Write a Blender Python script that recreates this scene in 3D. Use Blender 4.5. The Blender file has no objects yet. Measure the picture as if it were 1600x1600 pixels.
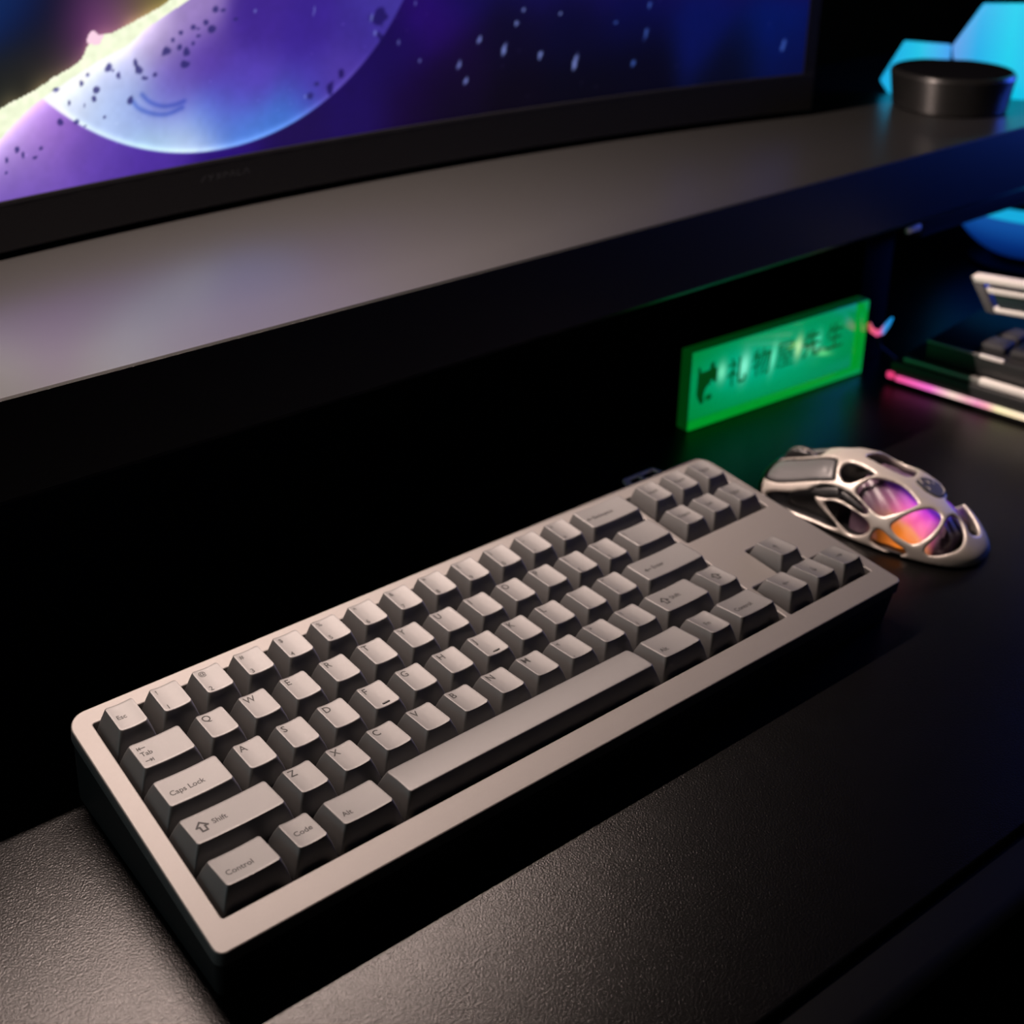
import bpy, bmesh, math
import numpy as np
from mathutils import Matrix, Vector

# ------------------------------------------------------------------ scene, camera, world, lamps
S = 0.001                                   # everything below is written in millimetres
sc = bpy.context.scene
COL = sc.collection
sc.unit_settings.system = 'METRIC'

cam_data = bpy.data.cameras.new('camera')
cam = bpy.data.objects.new('camera', cam_data)
COL.objects.link(cam)
RIGHT = Vector((0.84772397, -0.52987272, -0.02447407))
DOWN = Vector((-0.17339396, -0.23321146, -0.95684218))
FWD = Vector((0.50129693, 0.81538170, -0.28957567))
CAM = Vector((-160.4, -296.486, 369.93))
cm = Matrix.Identity(4)
for i in range(3):
    cm[i][0], cm[i][1], cm[i][2], cm[i][3] = RIGHT[i], -DOWN[i], -FWD[i], CAM[i] * S
cam.matrix_world = cm
cam_data.sensor_width = 36.0
cam_data.sensor_fit = 'HORIZONTAL'
cam_data.lens = 2029.21 * 36.0 / 1600.0
cam_data.shift_x = (800 - 409.07) / 1600.0
cam_data.shift_y = -(800 - 304.46) / 1600.0
cam_data.clip_start = 0.01
cam_data.clip_end = 20
cam_data.dof.use_dof = True
cam_data.dof.focus_distance = 0.49
cam_data.dof.aperture_fstop = 9.0
sc.camera = cam

world = bpy.data.worlds.new('dark_room')
sc.world = world
world.use_nodes = True
bg = world.node_tree.nodes['Background']
bg.inputs[0].default_value = (0.55, 0.85, 0.9, 1)
bg.inputs[1].default_value = 0.004

sc.view_settings.view_transform = 'Standard'
sc.view_settings.look = 'None'
sc.view_settings.exposure = 0.0
sc.view_settings.gamma = 1.0
sc.view_settings.use_curve_mapping = False


def area_lamp(name, loc, target, sx, sy, power, color, spread=180.0):
    d = bpy.data.lights.new(name, 'AREA')
    d.shape = 'RECTANGLE'
    d.size, d.size_y = sx * S, sy * S
    d.energy = power
    d.color = color
    d.spread = math.radians(spread)
    o = bpy.data.objects.new(name, d)
    COL.objects.link(o)
    loc, target = Vector(loc) * S, Vector(target) * S
    z = (loc - target).normalized()
    x = Vector((1, 0, 0))
    x = (x - z * x.dot(z)).normalized()
    y = z.cross(x)
    m = Matrix.Identity(4)
    for i in range(3):
        m[i][0], m[i][1], m[i][2], m[i][3] = x[i], y[i], z[i], loc[i]
    o.matrix_world = m
    return o


# the lamp of the light bar on top of the monitor: long, thin, warm; the bar's channel (built below) trims it
BAR_C, BAR_TILT, BAR_LEN = (185, 277, 590), math.radians(6.5), 460
BAR_AX = (0.0, -math.sin(BAR_TILT), -math.cos(BAR_TILT))
area_lamp('light_bar_lamp', BAR_C, (BAR_C[0], BAR_C[1] + 100 * BAR_AX[1], BAR_C[2] + 100 * BAR_AX[2]), BAR_LEN, 8, 15.0, (1.0, 0.775, 0.68))
# faint cool light of the room, from the far left
area_lamp('room_fill_lamp', (-1100, 250, 420), (100, 60, 0), 500, 500, 1.4, (0.72, 0.95, 1.0), 170)
# blue lamp added out of frame on the right, to tint the shelf's front
area_lamp('added_blue_lamp', (1050, 20, 190), (720, 150, 130), 200, 160, 0.5, (0.04, 0.13, 1.0), 120)


# ------------------------------------------------------------------ helpers
def link(name, me, mat=None, parent=None):
    o = bpy.data.objects.new(name, me)
    COL.objects.link(o)
    if mat is not None and len(me.materials) == 0:
        me.materials.append(mat)
    if parent is not None:
        o.parent = parent
    return o


def tag(o, label, cat, group=None):
    o['label'] = label
    o['category'] = cat
    if group:
        o['group'] = group
    return o


def thing(name, label, cat, loc=(0, 0, 0), mat3=None, group=None):
    o = bpy.data.objects.new(name, None)
    COL.objects.link(o)
    o.empty_display_size = 0.02
    m = Matrix.Identity(4)
    if mat3 is not None:
        for i in range(3):
            for j in range(3):
                m[i][j] = mat3[i][j]
    for i in range(3):
        m[i][3] = loc[i] * S
    o.matrix_world = m
    return tag(o, label, cat, group)


def mesh(name, verts, faces, smooth=None):
    me = bpy.data.meshes.new(name)
    v = np.asarray(verts, float) * S
    me.from_pydata([tuple(p) for p in v], [], [tuple(f) for f in faces])
    me.update()
    if smooth is not None:
        me.shade_smooth()
        me.set_sharp_from_angle(angle=math.radians(smooth))
    return me


def bm_mesh(name, bm, smooth=35):
    bmesh.ops.recalc_face_normals(bm, faces=bm.faces)
    me = bpy.data.meshes.new(name)
    bm.to_mesh(me)
    bm.free()
    me.shade_smooth()
    me.set_sharp_from_angle(angle=math.radians(smooth))
    return me


def add_box(bm, lo, hi, bev=0.0, seg=2, rot=None, about=None):
    lo, hi = Vector(lo) * S, Vector(hi) * S
    r = bmesh.ops.create_cube(bm, size=1.0)
    vs = r['verts']
    c, d = (lo + hi) / 2, hi - lo
    for v in vs:
        v.co = Vector((v.co.x * d.x, v.co.y * d.y, v.co.z * d.z)) + c
    if bev > 0:
        es = list({e for v in vs for e in v.link_edges})
        bmesh.ops.bevel(bm, geom=es, offset=bev * S, segments=seg, affect='EDGES', profile=0.5)


def box(name, lo, hi, mat, parent=None, bev=0.0, seg=2):
    bm = bmesh.new()
    add_box(bm, lo, hi, bev, seg)
    return link(name, bm_mesh(name, bm), mat, parent)


def prism(name, poly, z0, z1, mat, parent=None, bev=0.0, axes=None, origin=(0, 0, 0), seg=2):
    """poly in (a, b); axes = (A, B, N) unit vectors, extruded along N from z0 to z1."""
    A, B, N = [Vector(a) for a in (axes or ((1, 0, 0), (0, 1, 0), (0, 0, 1)))]
    O = Vector(origin)
    bm = bmesh.new()
    v0 = [bm.verts.new((O + A * a + B * b + N * z0) * S) for a, b in poly]
    v1 = [bm.verts.new((O + A * a + B * b + N * z1) * S) for a, b in poly]
    n = len(poly)
    bm.faces.new(v0[::-1])
    bm.faces.new(v1)
    for i in range(n):
        bm.faces.new((v0[i], v0[(i + 1) % n], v1[(i + 1) % n], v1[i]))
    if bev > 0:
        bmesh.ops.bevel(bm, geom=list(bm.edges), offset=bev * S, segments=seg, affect='EDGES', profile=0.5)
    return link(name, bm_mesh(name, bm), mat, parent)


def round_poly(poly, r, n=5):
    out = []
    m = len(poly)
    P = [Vector(p) for p in poly]
    for i in range(m):
        a, b, c = P[i - 1], P[i], P[(i + 1) % m]
        d1, d2 = (a - b).normalized(), (c - b).normalized()
        rr = r[i] if isinstance(r, (list, tuple)) else r
        if rr <= 0:
            out.append(tuple(b))
            continue
        ang = d1.angle(d2)
        t = rr / math.tan(ang / 2)
        ctr = b + (d1 + d2).normalized() * (rr / math.sin(ang / 2))
        s, e = b + d1 * t, b + d2 * t
        a0 = math.atan2(s.y - ctr.y, s.x - ctr.x)
        a1 = math.atan2(e.y - ctr.y, e.x - ctr.x)
        da = (a1 - a0 + math.pi) % (2 * math.pi) - math.pi
        for k in range(n + 1):
            q = a0 + da * k / n
            out.append((ctr.x + rr * math.cos(q), ctr.y + rr * math.sin(q)))
    return out


def rect(x0, y0, x1, y1):
    return [(x0, y0), (x1, y0), (x1, y1), (x0, y1)]


def holed_plate(name, outer, holes, z0, z1, mat, parent=None, bev=0.5):
    """flat plate with openings, rounded rims (2-D curve fill, turned into a mesh)."""
    cu = bpy.data.curves.new(name + '_outline', 'CURVE')
    cu.dimensions = '2D'
    cu.fill_mode = 'BOTH'
    cu.extrude = ((z1 - z0) / 2 - bev) * S
    cu.bevel_depth = bev * S
    cu.bevel_resolution = 2
    cu.offset = -bev * S
    for poly in [outer] + holes:
        sp = cu.splines.new('POLY')
        sp.points.add(len(poly) - 1)
        for p, (a, b) in zip(sp.points, poly):
            p.co = (a * S, b * S, 0, 1)
        sp.use_cyclic_u = True
    t = bpy.data.objects.new(name + '_outline', cu)
    COL.objects.link(t)
    dg = bpy.context.evaluated_depsgraph_get()
    me = bpy.data.meshes.new_from_object(t.evaluated_get(dg))
    bpy.data.objects.remove(t)
    bpy.data.curves.remove(cu)
    me.name = name
    me.transform(Matrix.Translation((0, 0, (z0 + z1) / 2 * S)))
    me.shade_smooth()
    me.set_sharp_from_angle(angle=math.radians(32))
    return link(name, me, mat, parent)


def lathe(name, prof, mat, parent=None, n=64, loc=(0, 0, 0), smooth=30):
    vs, fs = [], []
    for r, z in prof:
        for k in range(n):
            a = 2 * math.pi * k / n
            vs.append((loc[0] + r * math.cos(a), loc[1] + r * math.sin(a), loc[2] + z))
    for i in range(len(prof) - 1):
        for k in range(n):
            k2 = (k + 1) % n
            fs.append((i * n + k, i * n + k2, (i + 1) * n + k2, (i + 1) * n + k))
    fs.append(tuple(range(n))[::-1])
    fs.append(tuple((len(prof) - 1) * n + k for k in range(n)))
    return link(name, mesh(name, vs, fs, smooth), mat, parent)


def tube(name, pts, rad, mat, parent=None, n=10):
    P = [Vector(p) for p in pts]
    vs, fs = [], []
    up = Vector((0, 0, 1))
    for i, p in enumerate(P):
        t = (P[min(i + 1, len(P) - 1)] - P[max(i - 1, 0)]).normalized()
        a = t.cross(up)
        if a.length < 1e-3:
            a = t.cross(Vector((1, 0, 0)))
        a.normalize()
        b = t.cross(a)
        r = rad[i] if isinstance(rad, (list, tuple)) else rad
        for k in range(n):
            q = 2 * math.pi * k / n
            vs.append(p + a * (r * math.cos(q)) + b * (r * math.sin(q)))
    for i in range(len(P) - 1):
        for k in range(n):
            k2 = (k + 1) % n
            fs.append((i * n + k, i * n + k2, (i + 1) * n + k2, (i + 1) * n + k))
    fs.append(tuple(range(n))[::-1])
    fs.append(tuple((len(P) - 1) * n + k for k in range(n)))
    return link(name, mesh(name, vs, fs, 40), mat, parent)


# ------------------------------------------------------------------ materials
def pbr(name, col, rough=0.5, metal=0.0, spec=0.5, emis=None, estr=0.0, coat=0.0):
    m = bpy.data.materials.new(name)
    m.use_nodes = True
    b = m.node_tree.nodes['Principled BSDF']
    b.inputs['Base Color'].default_value = (*col, 1)
    b.inputs['Roughness'].default_value = rough
    b.inputs['Metallic'].default_value = metal
    b.inputs['Specular IOR Level'].default_value = spec
    b.inputs['Coat Weight'].default_value = coat
    if emis is not None:
        b.inputs['Emission Color'].default_value = (*emis, 1)
        b.inputs['Emission Strength'].default_value = estr
    return m


def N(m, t, **kw):
    n = m.node_tree.nodes.new(t)
    for k, v in kw.items():
        setattr(n, k, v)
    return n


def L(m, a, ao, b, bi):
    m.node_tree.links.new(a.outputs[ao], b.inputs[bi])


def grain(m, scale, amount, bump=0.0, detail=4.0, dist=0.0002, rough_amt=0.0):
    """noise that varies the base colour a little and gives a fine relief."""
    b = m.node_tree.nodes['Principled BSDF']
    tc = N(m, 'ShaderNodeTexCoord')
    nz = N(m, 'ShaderNodeTexNoise')
    nz.inputs['Scale'].default_value = scale
    nz.inputs['Detail'].default_value = detail
    L(m, tc, 'Object', nz, 'Vector')
    if amount > 0:
        col = b.inputs['Base Color'].default_value[:]
        mx = N(m, 'ShaderNodeMix', data_type='RGBA')
        mx.inputs[6].default_value = tuple(c * (1 - amount) for c in col[:3]) + (1,)
        mx.inputs[7].default_value = tuple(min(1, c * (1 + amount)) for c in col[:3]) + (1,)
        L(m, nz, 'Fac', mx, 0)
        L(m, mx, 2, b, 'Base Color')
    if rough_amt > 0:
        n2 = N(m, 'ShaderNodeTexNoise')
        n2.inputs['Scale'].default_value = scale * 0.06
        n2.inputs['Detail'].default_value = 3
        L(m, tc, 'Object', n2, 'Vector')
        mr = N(m, 'ShaderNodeMapRange')
        r = b.inputs['Roughness'].default_value
        mr.inputs[1].default_value, mr.inputs[2].default_value = 0.3, 0.7
        mr.inputs[3].default_value, mr.inputs[4].default_value = r - rough_amt, r + rough_amt
        L(m, n2, 'Fac', mr, 0)
        L(m, mr, 0, b, 'Roughness')
    if bump > 0:
        bp = N(m, 'ShaderNodeBump')
        bp.inputs['Strength'].default_value = bump
        bp.inputs['Distance'].default_value = dist
        L(m, nz, 'Fac', bp, 'Height')
        L(m, bp, 'Normal', b, 'Normal')
    return m


def emissive(name, col, strength, base=(0.02, 0.02, 0.02), rough=0.4):
    return pbr(name, base, rough, emis=col, estr=strength)


M_mat = grain(pbr('black_leather', (0.0018, 0.0017, 0.0017), 0.285, spec=0.24), 1250, 0.25, 0.7, 2, 0.0002, 0.008)
M_desk = grain(pbr('black_laminate', (0.002, 0.0023, 0.0025), 0.5, spec=0.12), 300, 0.2)
M_shelf = grain(pbr('matt_black_shelf', (0.002, 0.002, 0.002), 0.30, spec=1.0), 700, 0.15, 0.06, 3, 0.0001)
M_shelf.node_tree.nodes['Principled BSDF'].inputs['IOR'].default_value = 2.0
M_black = grain(pbr('black_plastic', (0.010, 0.010, 0.011), 0.45), 600, 0.1)
M_dark = grain(pbr('dark_plastic', (0.03, 0.03, 0.032), 0.5), 600, 0.1)
M_case = grain(pbr('silver_anodised_aluminium', (0.15, 0.142, 0.136), 0.55, metal=0.45), 1500, 0.04, 0.04, 2, 0.00005)
M_casebot = grain(pbr('grey_anodised_aluminium', (0.012, 0.012, 0.012), 0.5), 1200, 0.05)
M_plate = pbr('black_switch_plate', (0.015, 0.015, 0.016), 0.55)
M_key = grain(pbr('grey_pbt_plastic', (0.007, 0.0062, 0.0058), 0.63, spec=1.0), 1300, 0.05, 0.10, 3, 0.00006)
M_key.node_tree.nodes['Principled BSDF'].inputs['IOR'].default_value = 1.78
M_leg = pbr('dark_grey_legend_ink', (0.004, 0.004, 0.004), 0.6, spec=0.42)
M_bar = pbr('black_homing_bar', (0.012, 0.012, 0.012), 0.6)
M_wall = grain(pbr('dark_wall_paint', (0.05, 0.05, 0.055), 0.8), 40, 0.1)
M_floor = grain(pbr('dark_floor', (0.03, 0.028, 0.026), 0.7), 20, 0.2)
M_shell = grain(pbr('beige_magnesium_shell', (0.48, 0.44, 0.40), 0.42, metal=0.45), 1500, 0.04, 0.03, 2, 0.00004)
M_pad = grain(pbr('dark_grey_button_plastic', (0.075, 0.075, 0.078), 0.42), 900, 0.06)
M_silver = grain(pbr('silver_metal', (0.80, 0.77, 0.74), 0.40, metal=0.3), 800, 0.05)

# ------------------------------------------------------------------ setting: walls, floor
def structure(o):
    o['kind'] = 'structure'
    return o

structure(box('floor', (-1500, -1600, -760), (2600, 1300, -740), M_floor))
structure(box('wall_back', (-1500, 1200, -740), (2600, 1250, 1700), M_wall))
structure(box('wall_right', (2600, -1600, -740), (2650, 1300, 1700), M_wall))

# ------------------------------------------------------------------ desk and mat
desk = thing('desk', 'black desk carrying the leather mat, the shelf and everything else', 'desk', (0, 0, -740))
box('desk_top', (-900, -128, 709), (1500, 700, 736.5), M_desk, desk, 7, 4)
for x in (-820, 1420):
    for y in (-60, 620):
        box('leg', (x - 25, y - 25, 0), (x + 25, y + 25, 709), M_desk, desk, 3)
bm = bmesh.new()
add_box(bm, (-600, -108, -3.5), (1200, 420, 0), 1.2, 3)
mat_o = link('desk_mat', bm_mesh('desk_mat', bm), M_mat)
tag(mat_o, 'large black grained leather mat spread over the desk under the keyboard', 'desk mat')

# ------------------------------------------------------------------ monitor shelf
ZS = 154.3
shelf = thing('monitor_shelf', 'long black raised shelf carrying the monitor behind the keyboard', 'shelf', (300, 240, 0))
prof = [(142, 111.5), (142, ZS - .7), (142.7, ZS), (345, ZS), (345, 107), (146.6, 107)]
bm = bmesh.new()
xs = (-560, 640)
va = [[bm.verts.new((x * S, (y - 240) * S, z * S)) for y, z in prof] for x in xs]
bm.faces.new(va[0][::-1])
bm.faces.new(va[1])
n = len(prof)
for i in range(n):
    bm.faces.new((va[0][i], va[0][(i + 1) % n], va[1][(i + 1) % n], va[1][i]))
link('board', bm_mesh('board', bm, 20), M_shelf, shelf)
box('front_shade_slab', (-560, -98.35, 111.6), (640, -97.9, 153.5), pbr('front_shade_black', (0.002, 0.002, 0.0022), 0.5, spec=0.3), shelf)  # added dark slab, stands in for the shade on the board's front
M_legs = pbr('black_steel', (0.001, 0.001, 0.0012), 0.6, spec=0.06)
box('leg', (290, -64, 0), (322, 60, 107), M_legs, shelf, 1)
box('leg', (-540, -64, 0), (-508, 60, 107), M_legs, shelf, 1)
box('cross_bar', (322, -80, 86), (620, -40, 107), M_black, shelf, 4, 3)
bm = bmesh.new()
add_box(bm, (276, -99.6, 104.5), (290, -97, 108.5), 0.8)
link('bracket', bm_mesh('bracket', bm), M_silver, shelf)

# ------------------------------------------------------------------ curved monitor
R = 1800.0
XC, YC, ZB = 185.0, 298.0, 184.5
HALF, SH = 427.0, 362.0
def curve_pt(s, depth=0.0):
    a = s / R
    r = R + depth
    return XC + r * math.sin(a), YC - R + r * math.cos(a)

monitor = thing('monitor', 'curved ultrawide black monitor showing a purple planet in space', 'monitor', (XC, YC, ZS))
def mon_loc(s, depth, z):
    x, y = curve_pt(s, depth)
    return (x - XC, y - YC, z - ZS)

RU= [(-151.1, 38.6), (-130.5, 46.3), (-110.4, 52.8), (-101.4, 57.3), (-91.3, 60.8), (-84.6, 64.7), (-79.7, 72.5), (-74.2, 74.8), (-66.9, 76.2), (-51.2, 80.6), (-38.6, 85.5), (-32.8, 88.9), (-7.4, 103.1)]
RL= [(-153.1, 18.3), (-131.8, 31.5), (-126.3, 36.0), (-119.0, 41.3), (-111.0, 46.5), (-104.4, 49.7), (-88.0, 57.1), (-76.9, 62.1), (-58.2, 68.6), (-48.6, 75.1), (-39.0, 79.6), (-21.5, 87.8), (8.2, 101.7)]
CA= [(-119.7, 91.7, 0.0, 0.06, 0.28), (-126.0, 95.4, 0.02, 0.2, 0.4), (-107.4, 77.8, 0, 0.02, 0.1), (-115.4, 63.1, 0.02, 0.05, 0.12), (-123.2, 51.5, 0.1, 0.12, 0.1), (-94.4, 66.7, 0.2, 0.17, 0.2), (-108.9, 59.0, 0.3, 0.25, 0.12), (-75.6, 80.4, 0.5, 0.22, 0.48), (-68.2, 84.4, 0.55, 0.3, 0.55), (-57.2, 84.9, 0.45, 0.35, 0.4), (-48.1, 83.9, 0.5, 0.45, 0.1), (-89.2, 88.3, 0.03, 0.03, 0.12), (-63.8, 95.2, 0.05, 0.05, 0.15), (-81.4, 74.7, 0.4, 0.2, 0.4), (-38.1, 96.0, 0.3, 0.3, 0.2)]
CB= [(-88.5, 49.7, 0.85, 0.88, 0.95), (-71.3, 37.2, 0.72, 0.8, 0.95), (-42.3, 17.3, 0.7, 0.85, 0.93), (-23.2, 8.2, 0.8, 0.87, 0.97), (-59.8, 42.2, 0.55, 0.65, 0.9), (-37.7, 32.2, 0.42, 0.42, 0.8), (-10.8, 21.2, 0.35, 0.5, 0.85), (9.2, 14.6, 0.3, 0.5, 0.85), (38.3, 17.6, 0.25, 0.45, 0.8), (-43.2, 70.2, 0.72, 0.65, 0.8), (-19.9, 80.9, 0.6, 0.5, 0.75), (-32.8, 52.0, 0.42, 0.33, 0.7), (-9.3, 55.9, 0.33, 0.22, 0.62), (18.3, 42.0, 0.32, 0.24, 0.68), (19.1, 70.0, 0.24, 0.14, 0.55), (51.8, 59.4, 0.22, 0.13, 0.55), (51.3, 34.1, 0.28, 0.22, 0.66), (85.8, 55.7, 0.22, 0.15, 0.55), (103.3, 64.9, 0.25, 0.2, 0.6), (77.1, 38.3, 0.3, 0.22, 0.62), (1.8, 33.5, 0.33, 0.27, 0.72), (-62.7, 56.0, 0.78, 0.78, 0.9)]
CC= [(-126.3, 16.5, 0.42, 0.3, 0.7), (-110.7, 36.7, 0.72, 0.5, 0.85), (-128.5, 29.9, 0.85, 0.75, 0.88), (-97.1, 31.2, 0.48, 0.33, 0.72), (-80.1, 15.0, 0.36, 0.24, 0.66), (-117.1, 1.6, 0.45, 0.32, 0.72), (-43.0, 5.2, 0.3, 0.18, 0.62), (-3.5, 0.3, 0.15, 0.05, 0.45), (38.1, 6.6, 0.1, 0.03, 0.3), (85.7, 22.3, 0.1, 0.03, 0.33), (112.2, 45.4, 0.08, 0.02, 0.3), (138.9, 61.4, 0.15, 0.02, 0.42), (126.0, 17.2, 0.07, 0.0, 0.2), (157.8, 32.7, 0.06, 0.01, 0.17), (194.9, 44.4, 0.02, 0.01, 0.13), (243.1, 39.8, 0.01, 0.01, 0.16), (291.9, 47.5, 0.01, 0.02, 0.25), (342.9, 39.1, 0.01, 0.05, 0.32), (395.6, 26.3, 0.0, 0.07, 0.35), (418.1, 11.5, 0.01, 0.06, 0.32), (419.1, 2.6, 0, 0.02, 0.18), (293.7, 22.7, 0.0, 0.0, 0.06), (244.7, 11.2, 0, 0, 0.05), (371.2, 11.2, 0, 0.01, 0.09), (196.3, 8.6, 0.01, 0, 0.06), (149.1, 8.4, 0.02, 0, 0.1)]
AST= [(-82.0, 56.3, 1.08, 0.99), (-67.4, 56.6, 1.08, 0.99), (-64.7, 53.9, 2.22, 2.31), (-85.8, 52.5, 1.05, 1.28), (-77.8, 48.1, 2.16, 1.92), (-79.3, 43.4, 1.44, 1.65), (-93.3, 43.8, 1.08, 1.6), (-58.9, 39.7, 1.85, 2.64), (-99.8, 51.3, 1.75, 0.96), (-74.1, 33.3, 1.08, 1.36), (-89.7, 33.4, 1.75, 1.32), (-85.3, 30.3, 1.08, 0.99), (-98.9, 34.8, 2.1, 2.24), (-54.7, 59.3, 1.85, 2.38), (-52.7, 55.3, 2.22, 2.31), (-48.9, 50.1, 2.28, 1.32), (-43.9, 51.1, 1.52, 1.65), (-36.8, 62.7, 2.96, 2.31), (-32.0, 68.2, 1.9, 2.04), (-26.9, 71.3, 1.52, 1.36), (-24.3, 60.5, 2.28, 2.72), (-28.0, 63.7, 1.9, 2.04), (-25.0, 54.5, 2.73, 2.38), (-19.1, 73.4, 1.95, 1.65), (-16.6, 68.4, 1.95, 1.02), (-8.3, 71.2, 2.73, 2.04), (-11.6, 75.0, 2.28, 1.7), (-5.5, 81.1, 1.95, 2.04), (-1.3, 80.3, 1.6, 0.99), (6.4, 74.8, 2.0, 1.4), (-19.9, 64.7, 1.56, 1.7), (-16.4, 72.1, 1.52, 0.99), (-123.5, 24.5, 1.36, 1.6), (-120.3, 21.4, 1.36, 2.31), (-110.4, 22.9, 1.36, 1.28), (-113.9, 18.9, 1.7, 0.96), (-129.4, 20.4, 1.02, 1.28), (-130.0, 14.0, 1.02, 1.32), (-84.9, 40.9, 0.72, 0.99), (-69.8, 58.9, 2.52, 2.64), (99.8, 66.3, 5.72, 5.55), (101.1, 54.8, 3.08, 3.7), (52.9, 26.6, 2.58, 2.59), (66.6, 29.6, 2.2, 4.44), (58.1, 32.9, 2.15, 1.85), (74.0, 36.4, 2.2, 2.59)]
LIT= [(95.0, 66.8, 1.72, 3.33), (97.2, 57.8, 1.72, 2.22), (49.9, 26.6, 1.29, 1.44), (124.9, 72.0, 1.76, 2.22), (156.5, 32.1, 2.3, 4.29), (161.8, 22.1, 2.35, 3.51), (170.9, 45.7, 1.88, 3.12), (189.5, 38.3, 2.35, 6.24), (197.9, 53.1, 1.88, 1.95), (202.7, 61.2, 1.92, 1.56), (216.4, 32.0, 1.96, 3.6), (243.4, 25.2, 2.5, 7.38), (230.6, 56.4, 1.96, 1.56), (298.7, 55.9, 2.0, 3.28), (297.1, 37.3, 2.04, 5.04), (288.4, 19.5, 2.55, 3.36), (408.7, 20.5, 2.65, 5.72), (273.1, 47.1, 1.96, 1.6), (18.9, 77.9, 1.23, 1.36), (56.6, 74.2, 0.84, 3.6), (113.5, 50.1, 1.35, 2.22), (128.4, 37.9, 1.38, 1.9)]
ARC= [[(-57.4, 39.2), (-53.5, 34.5), (-45.4, 30.6), (-37.1, 29.3), (-28.0, 31.4)], [(-51.6, 41.7), (-47.0, 37.0), (-39.5, 33.8), (-31.8, 33.7), (-26.7, 34.7)]]

def seg_dist(px, py, pts):
    d = np.full(px.shape, 1e9)
    for (x0, y0), (x1, y1) in zip(pts[:-1], pts[1:]):
        vx, vy = x1 - x0, y1 - y0
        t = np.clip(((px - x0) * vx + (py - y0) * vy) / (vx * vx + vy * vy), 0, 1)
        d = np.minimum(d, np.hypot(px - x0 - t * vx, py - y0 - t * vy))
    return d

def shade(px, py, ctl, sig=11.0):
    acc = np.zeros(px.shape + (3,))
    ws = np.zeros(px.shape)
    for a, b, r, g, bl in ctl:
        d2 = (px - a) ** 2 + (py - b) ** 2
        w = np.exp(-d2 / (2 * sig * sig)) + 1e-5 / (d2 + 300.0)
        acc += w[..., None] * np.array((r, g, bl))
        ws += w
    return acc / ws[..., None]

def sstep(a, b, x):
    t = np.clip((x - a) / (b - a), 0, 1)
    return t * t * (3 - 2 * t)

def hash_noise(px, py, sc_):
    x, y = px / sc_, py / sc_
    xi, yi = np.floor(x), np.floor(y)
    xf, yf = x - xi, y - yi
    xf, yf = xf * xf * (3 - 2 * xf), yf * yf * (3 - 2 * yf)
    def h(a, b):
        v = np.sin(a * 127.1 + b * 311.7) * 43758.5453
        return v - np.floor(v)
    return (h(xi, yi) * (1 - xf) + h(xi + 1, yi) * xf) * (1 - yf) + (h(xi, yi + 1) * (1 - xf) + h(xi + 1, yi + 1) * xf) * yf

# the part of the picture above the photograph's frame: dark sky with a little blue and violet
CA = CA + [(x, z, 0.01, 0.02 + 0.02 * ((x + z) % 80 > 40), 0.10) for x in range(-400, 440, 60) for z in range(140, 370, 45)]
CC = CC + [(x, z, 0.05, 0.03, 0.28) for x in range(160, 440, 50) for z in range(80, 220, 40)]

def smooth_line(pts, n=6):
    P = np.array([pts[0]] + list(pts) + [pts[-1]], float)
    out = []
    for i in range(1, len(P) - 2):
        p0, p1, p2, p3 = P[i - 1:i + 3]
        for t in np.linspace(0, 1, n, endpoint=False):
            out.append(0.5 * ((2 * p1) + (p2 - p0) * t + (2 * p0 - 5 * p1 + 4 * p2 - p3) * t * t + (3 * p1 - p0 - 3 * p2 + p3) * t ** 3))
    return [tuple(q) for q in out] + [tuple(P[-1])]

ARC = [smooth_line(a) for a in ARC]

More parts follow.
